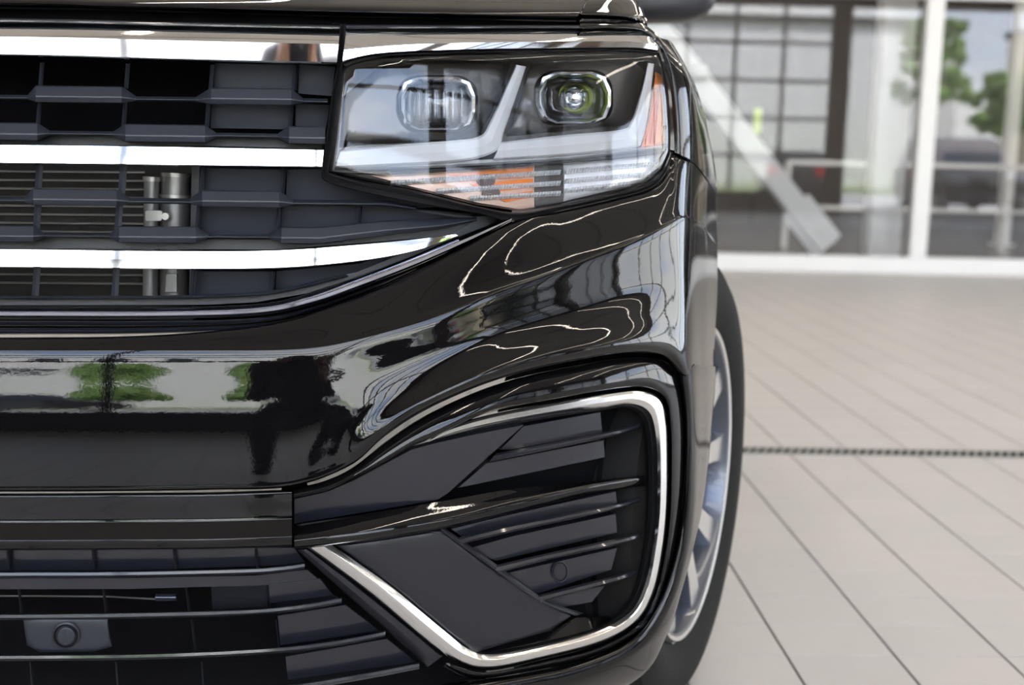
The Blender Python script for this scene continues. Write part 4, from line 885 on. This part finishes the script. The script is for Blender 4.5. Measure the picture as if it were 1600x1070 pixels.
# ================================================================== the photographer, mirrored in the bumper
def person():
    V, E, Rr = [], [], []
    def add(p, r, par=None):
        V.append(p); Rr.append(r)
        if par is not None: E.append((par, len(V) - 1))
        return len(V) - 1
    pel = add((.05, -.74, .55), .15); bel = add((.045, -.66, .65), .135, pel); che = add((.035, -.52, .78), .15, bel); nec = add((.02, -.40, .885), .06, che)
    hea = add((.005, -.33, .96), .075, nec); top = add((0, -.30, 1.06), .085, hea); add((0, -.235, .985), .03, hea)
    for s in (-1, 1):
        hip = add((.05 + s * .12, -.70, .53), .11, pel); kn = add((.05 + s * .21, -.40, .47), .075, hip); an = add((.05 + s * .20, -.56, .10), .045, kn); add((.05 + s * .22, -.38, .045), .04, an)
        sh = add((.035 + s * .17, -.50, .80), .07, che); el = add((.02 + s * .21, -.30, .68), .048, sh); wr = add((s * .10, -.17, .84), .03, el); pa = add((s * .115, -.135, .885), .030, wr)
        for k in range(4):
            f1 = add((s * (.098 - .003 * k), -.09, .908 - .02 * k), .009, pa); add((s * (.082 - .003 * k), -.07, .908 - .02 * k), .008, f1)
        t1 = add((s * .085, -.185, .92), .010, pa); add((s * .055, -.185, .935), .009, t1)
    me = bpy.data.meshes.new('person'); me.from_pydata(V, E, []); o = bpy.data.objects.new('person_skeleton', me); COL.objects.link(o)
    md = o.modifiers.new('skin', 'SKIN'); md.use_smooth_shade = True
    for i, r in enumerate(Rr): me.skin_vertices[0].data[i].radius = (r, r); me.skin_vertices[0].data[i].use_root = i == 0
    sb = o.modifiers.new('sub', 'SUBSURF'); sb.levels = 2; sb.render_levels = 2
    bpy.context.view_layer.update(); dg = bpy.context.evaluated_depsgraph_get()
    m2 = bpy.data.meshes.new_from_object(o.evaluated_get(dg)); bpy.data.objects.remove(o)
    m2.materials.clear()
    for n_ in ('cloth_dark', 'jean', 'skin', 'hair'): m2.materials.append(MATS[n_])
    for p in m2.polygons:
        c = p.center; p.use_smooth = True
        hand = c.y > -.19 and c.z > .8 and abs(c.x) < .15
        p.material_index = 3 if (c.z > .93 or (c.z > .93 and c.y < -.30)) else 2 if (hand or .91 < c.z < .93) else 1 if (c.z < .52 or (c.y < -.6 and c.z < .58)) else 0
    ob = bpy.data.objects.new('person', m2); COL.objects.link(ob)
    tag(ob, 'crouching person in dark clothes with a camera, mirrored in the bumper', 'person')
    cm = empty('photo_camera', (0, -.10, .92)); tag(cm, 'black photo camera held by the crouching person', 'camera')
    bl('camera_body', -.065, .065, -.16, -.095, .875, .965, 'satin_black', cm, .008); bl('viewfinder', -.025, .025, -.165, -.10, .965, .99, 'satin_black', cm, .006)
    bm = bmesh.new(); lathe_bm(bm, [(-.095, .001), (-.095, .036), (-.04, .038), (-.03, .034), (-.034, .028), (-.04, .001)], 28, 'Y'); l = fin(bm, 'camera_lens', 'gloss_black', cm); l.location = (0, .10, 0)
person()
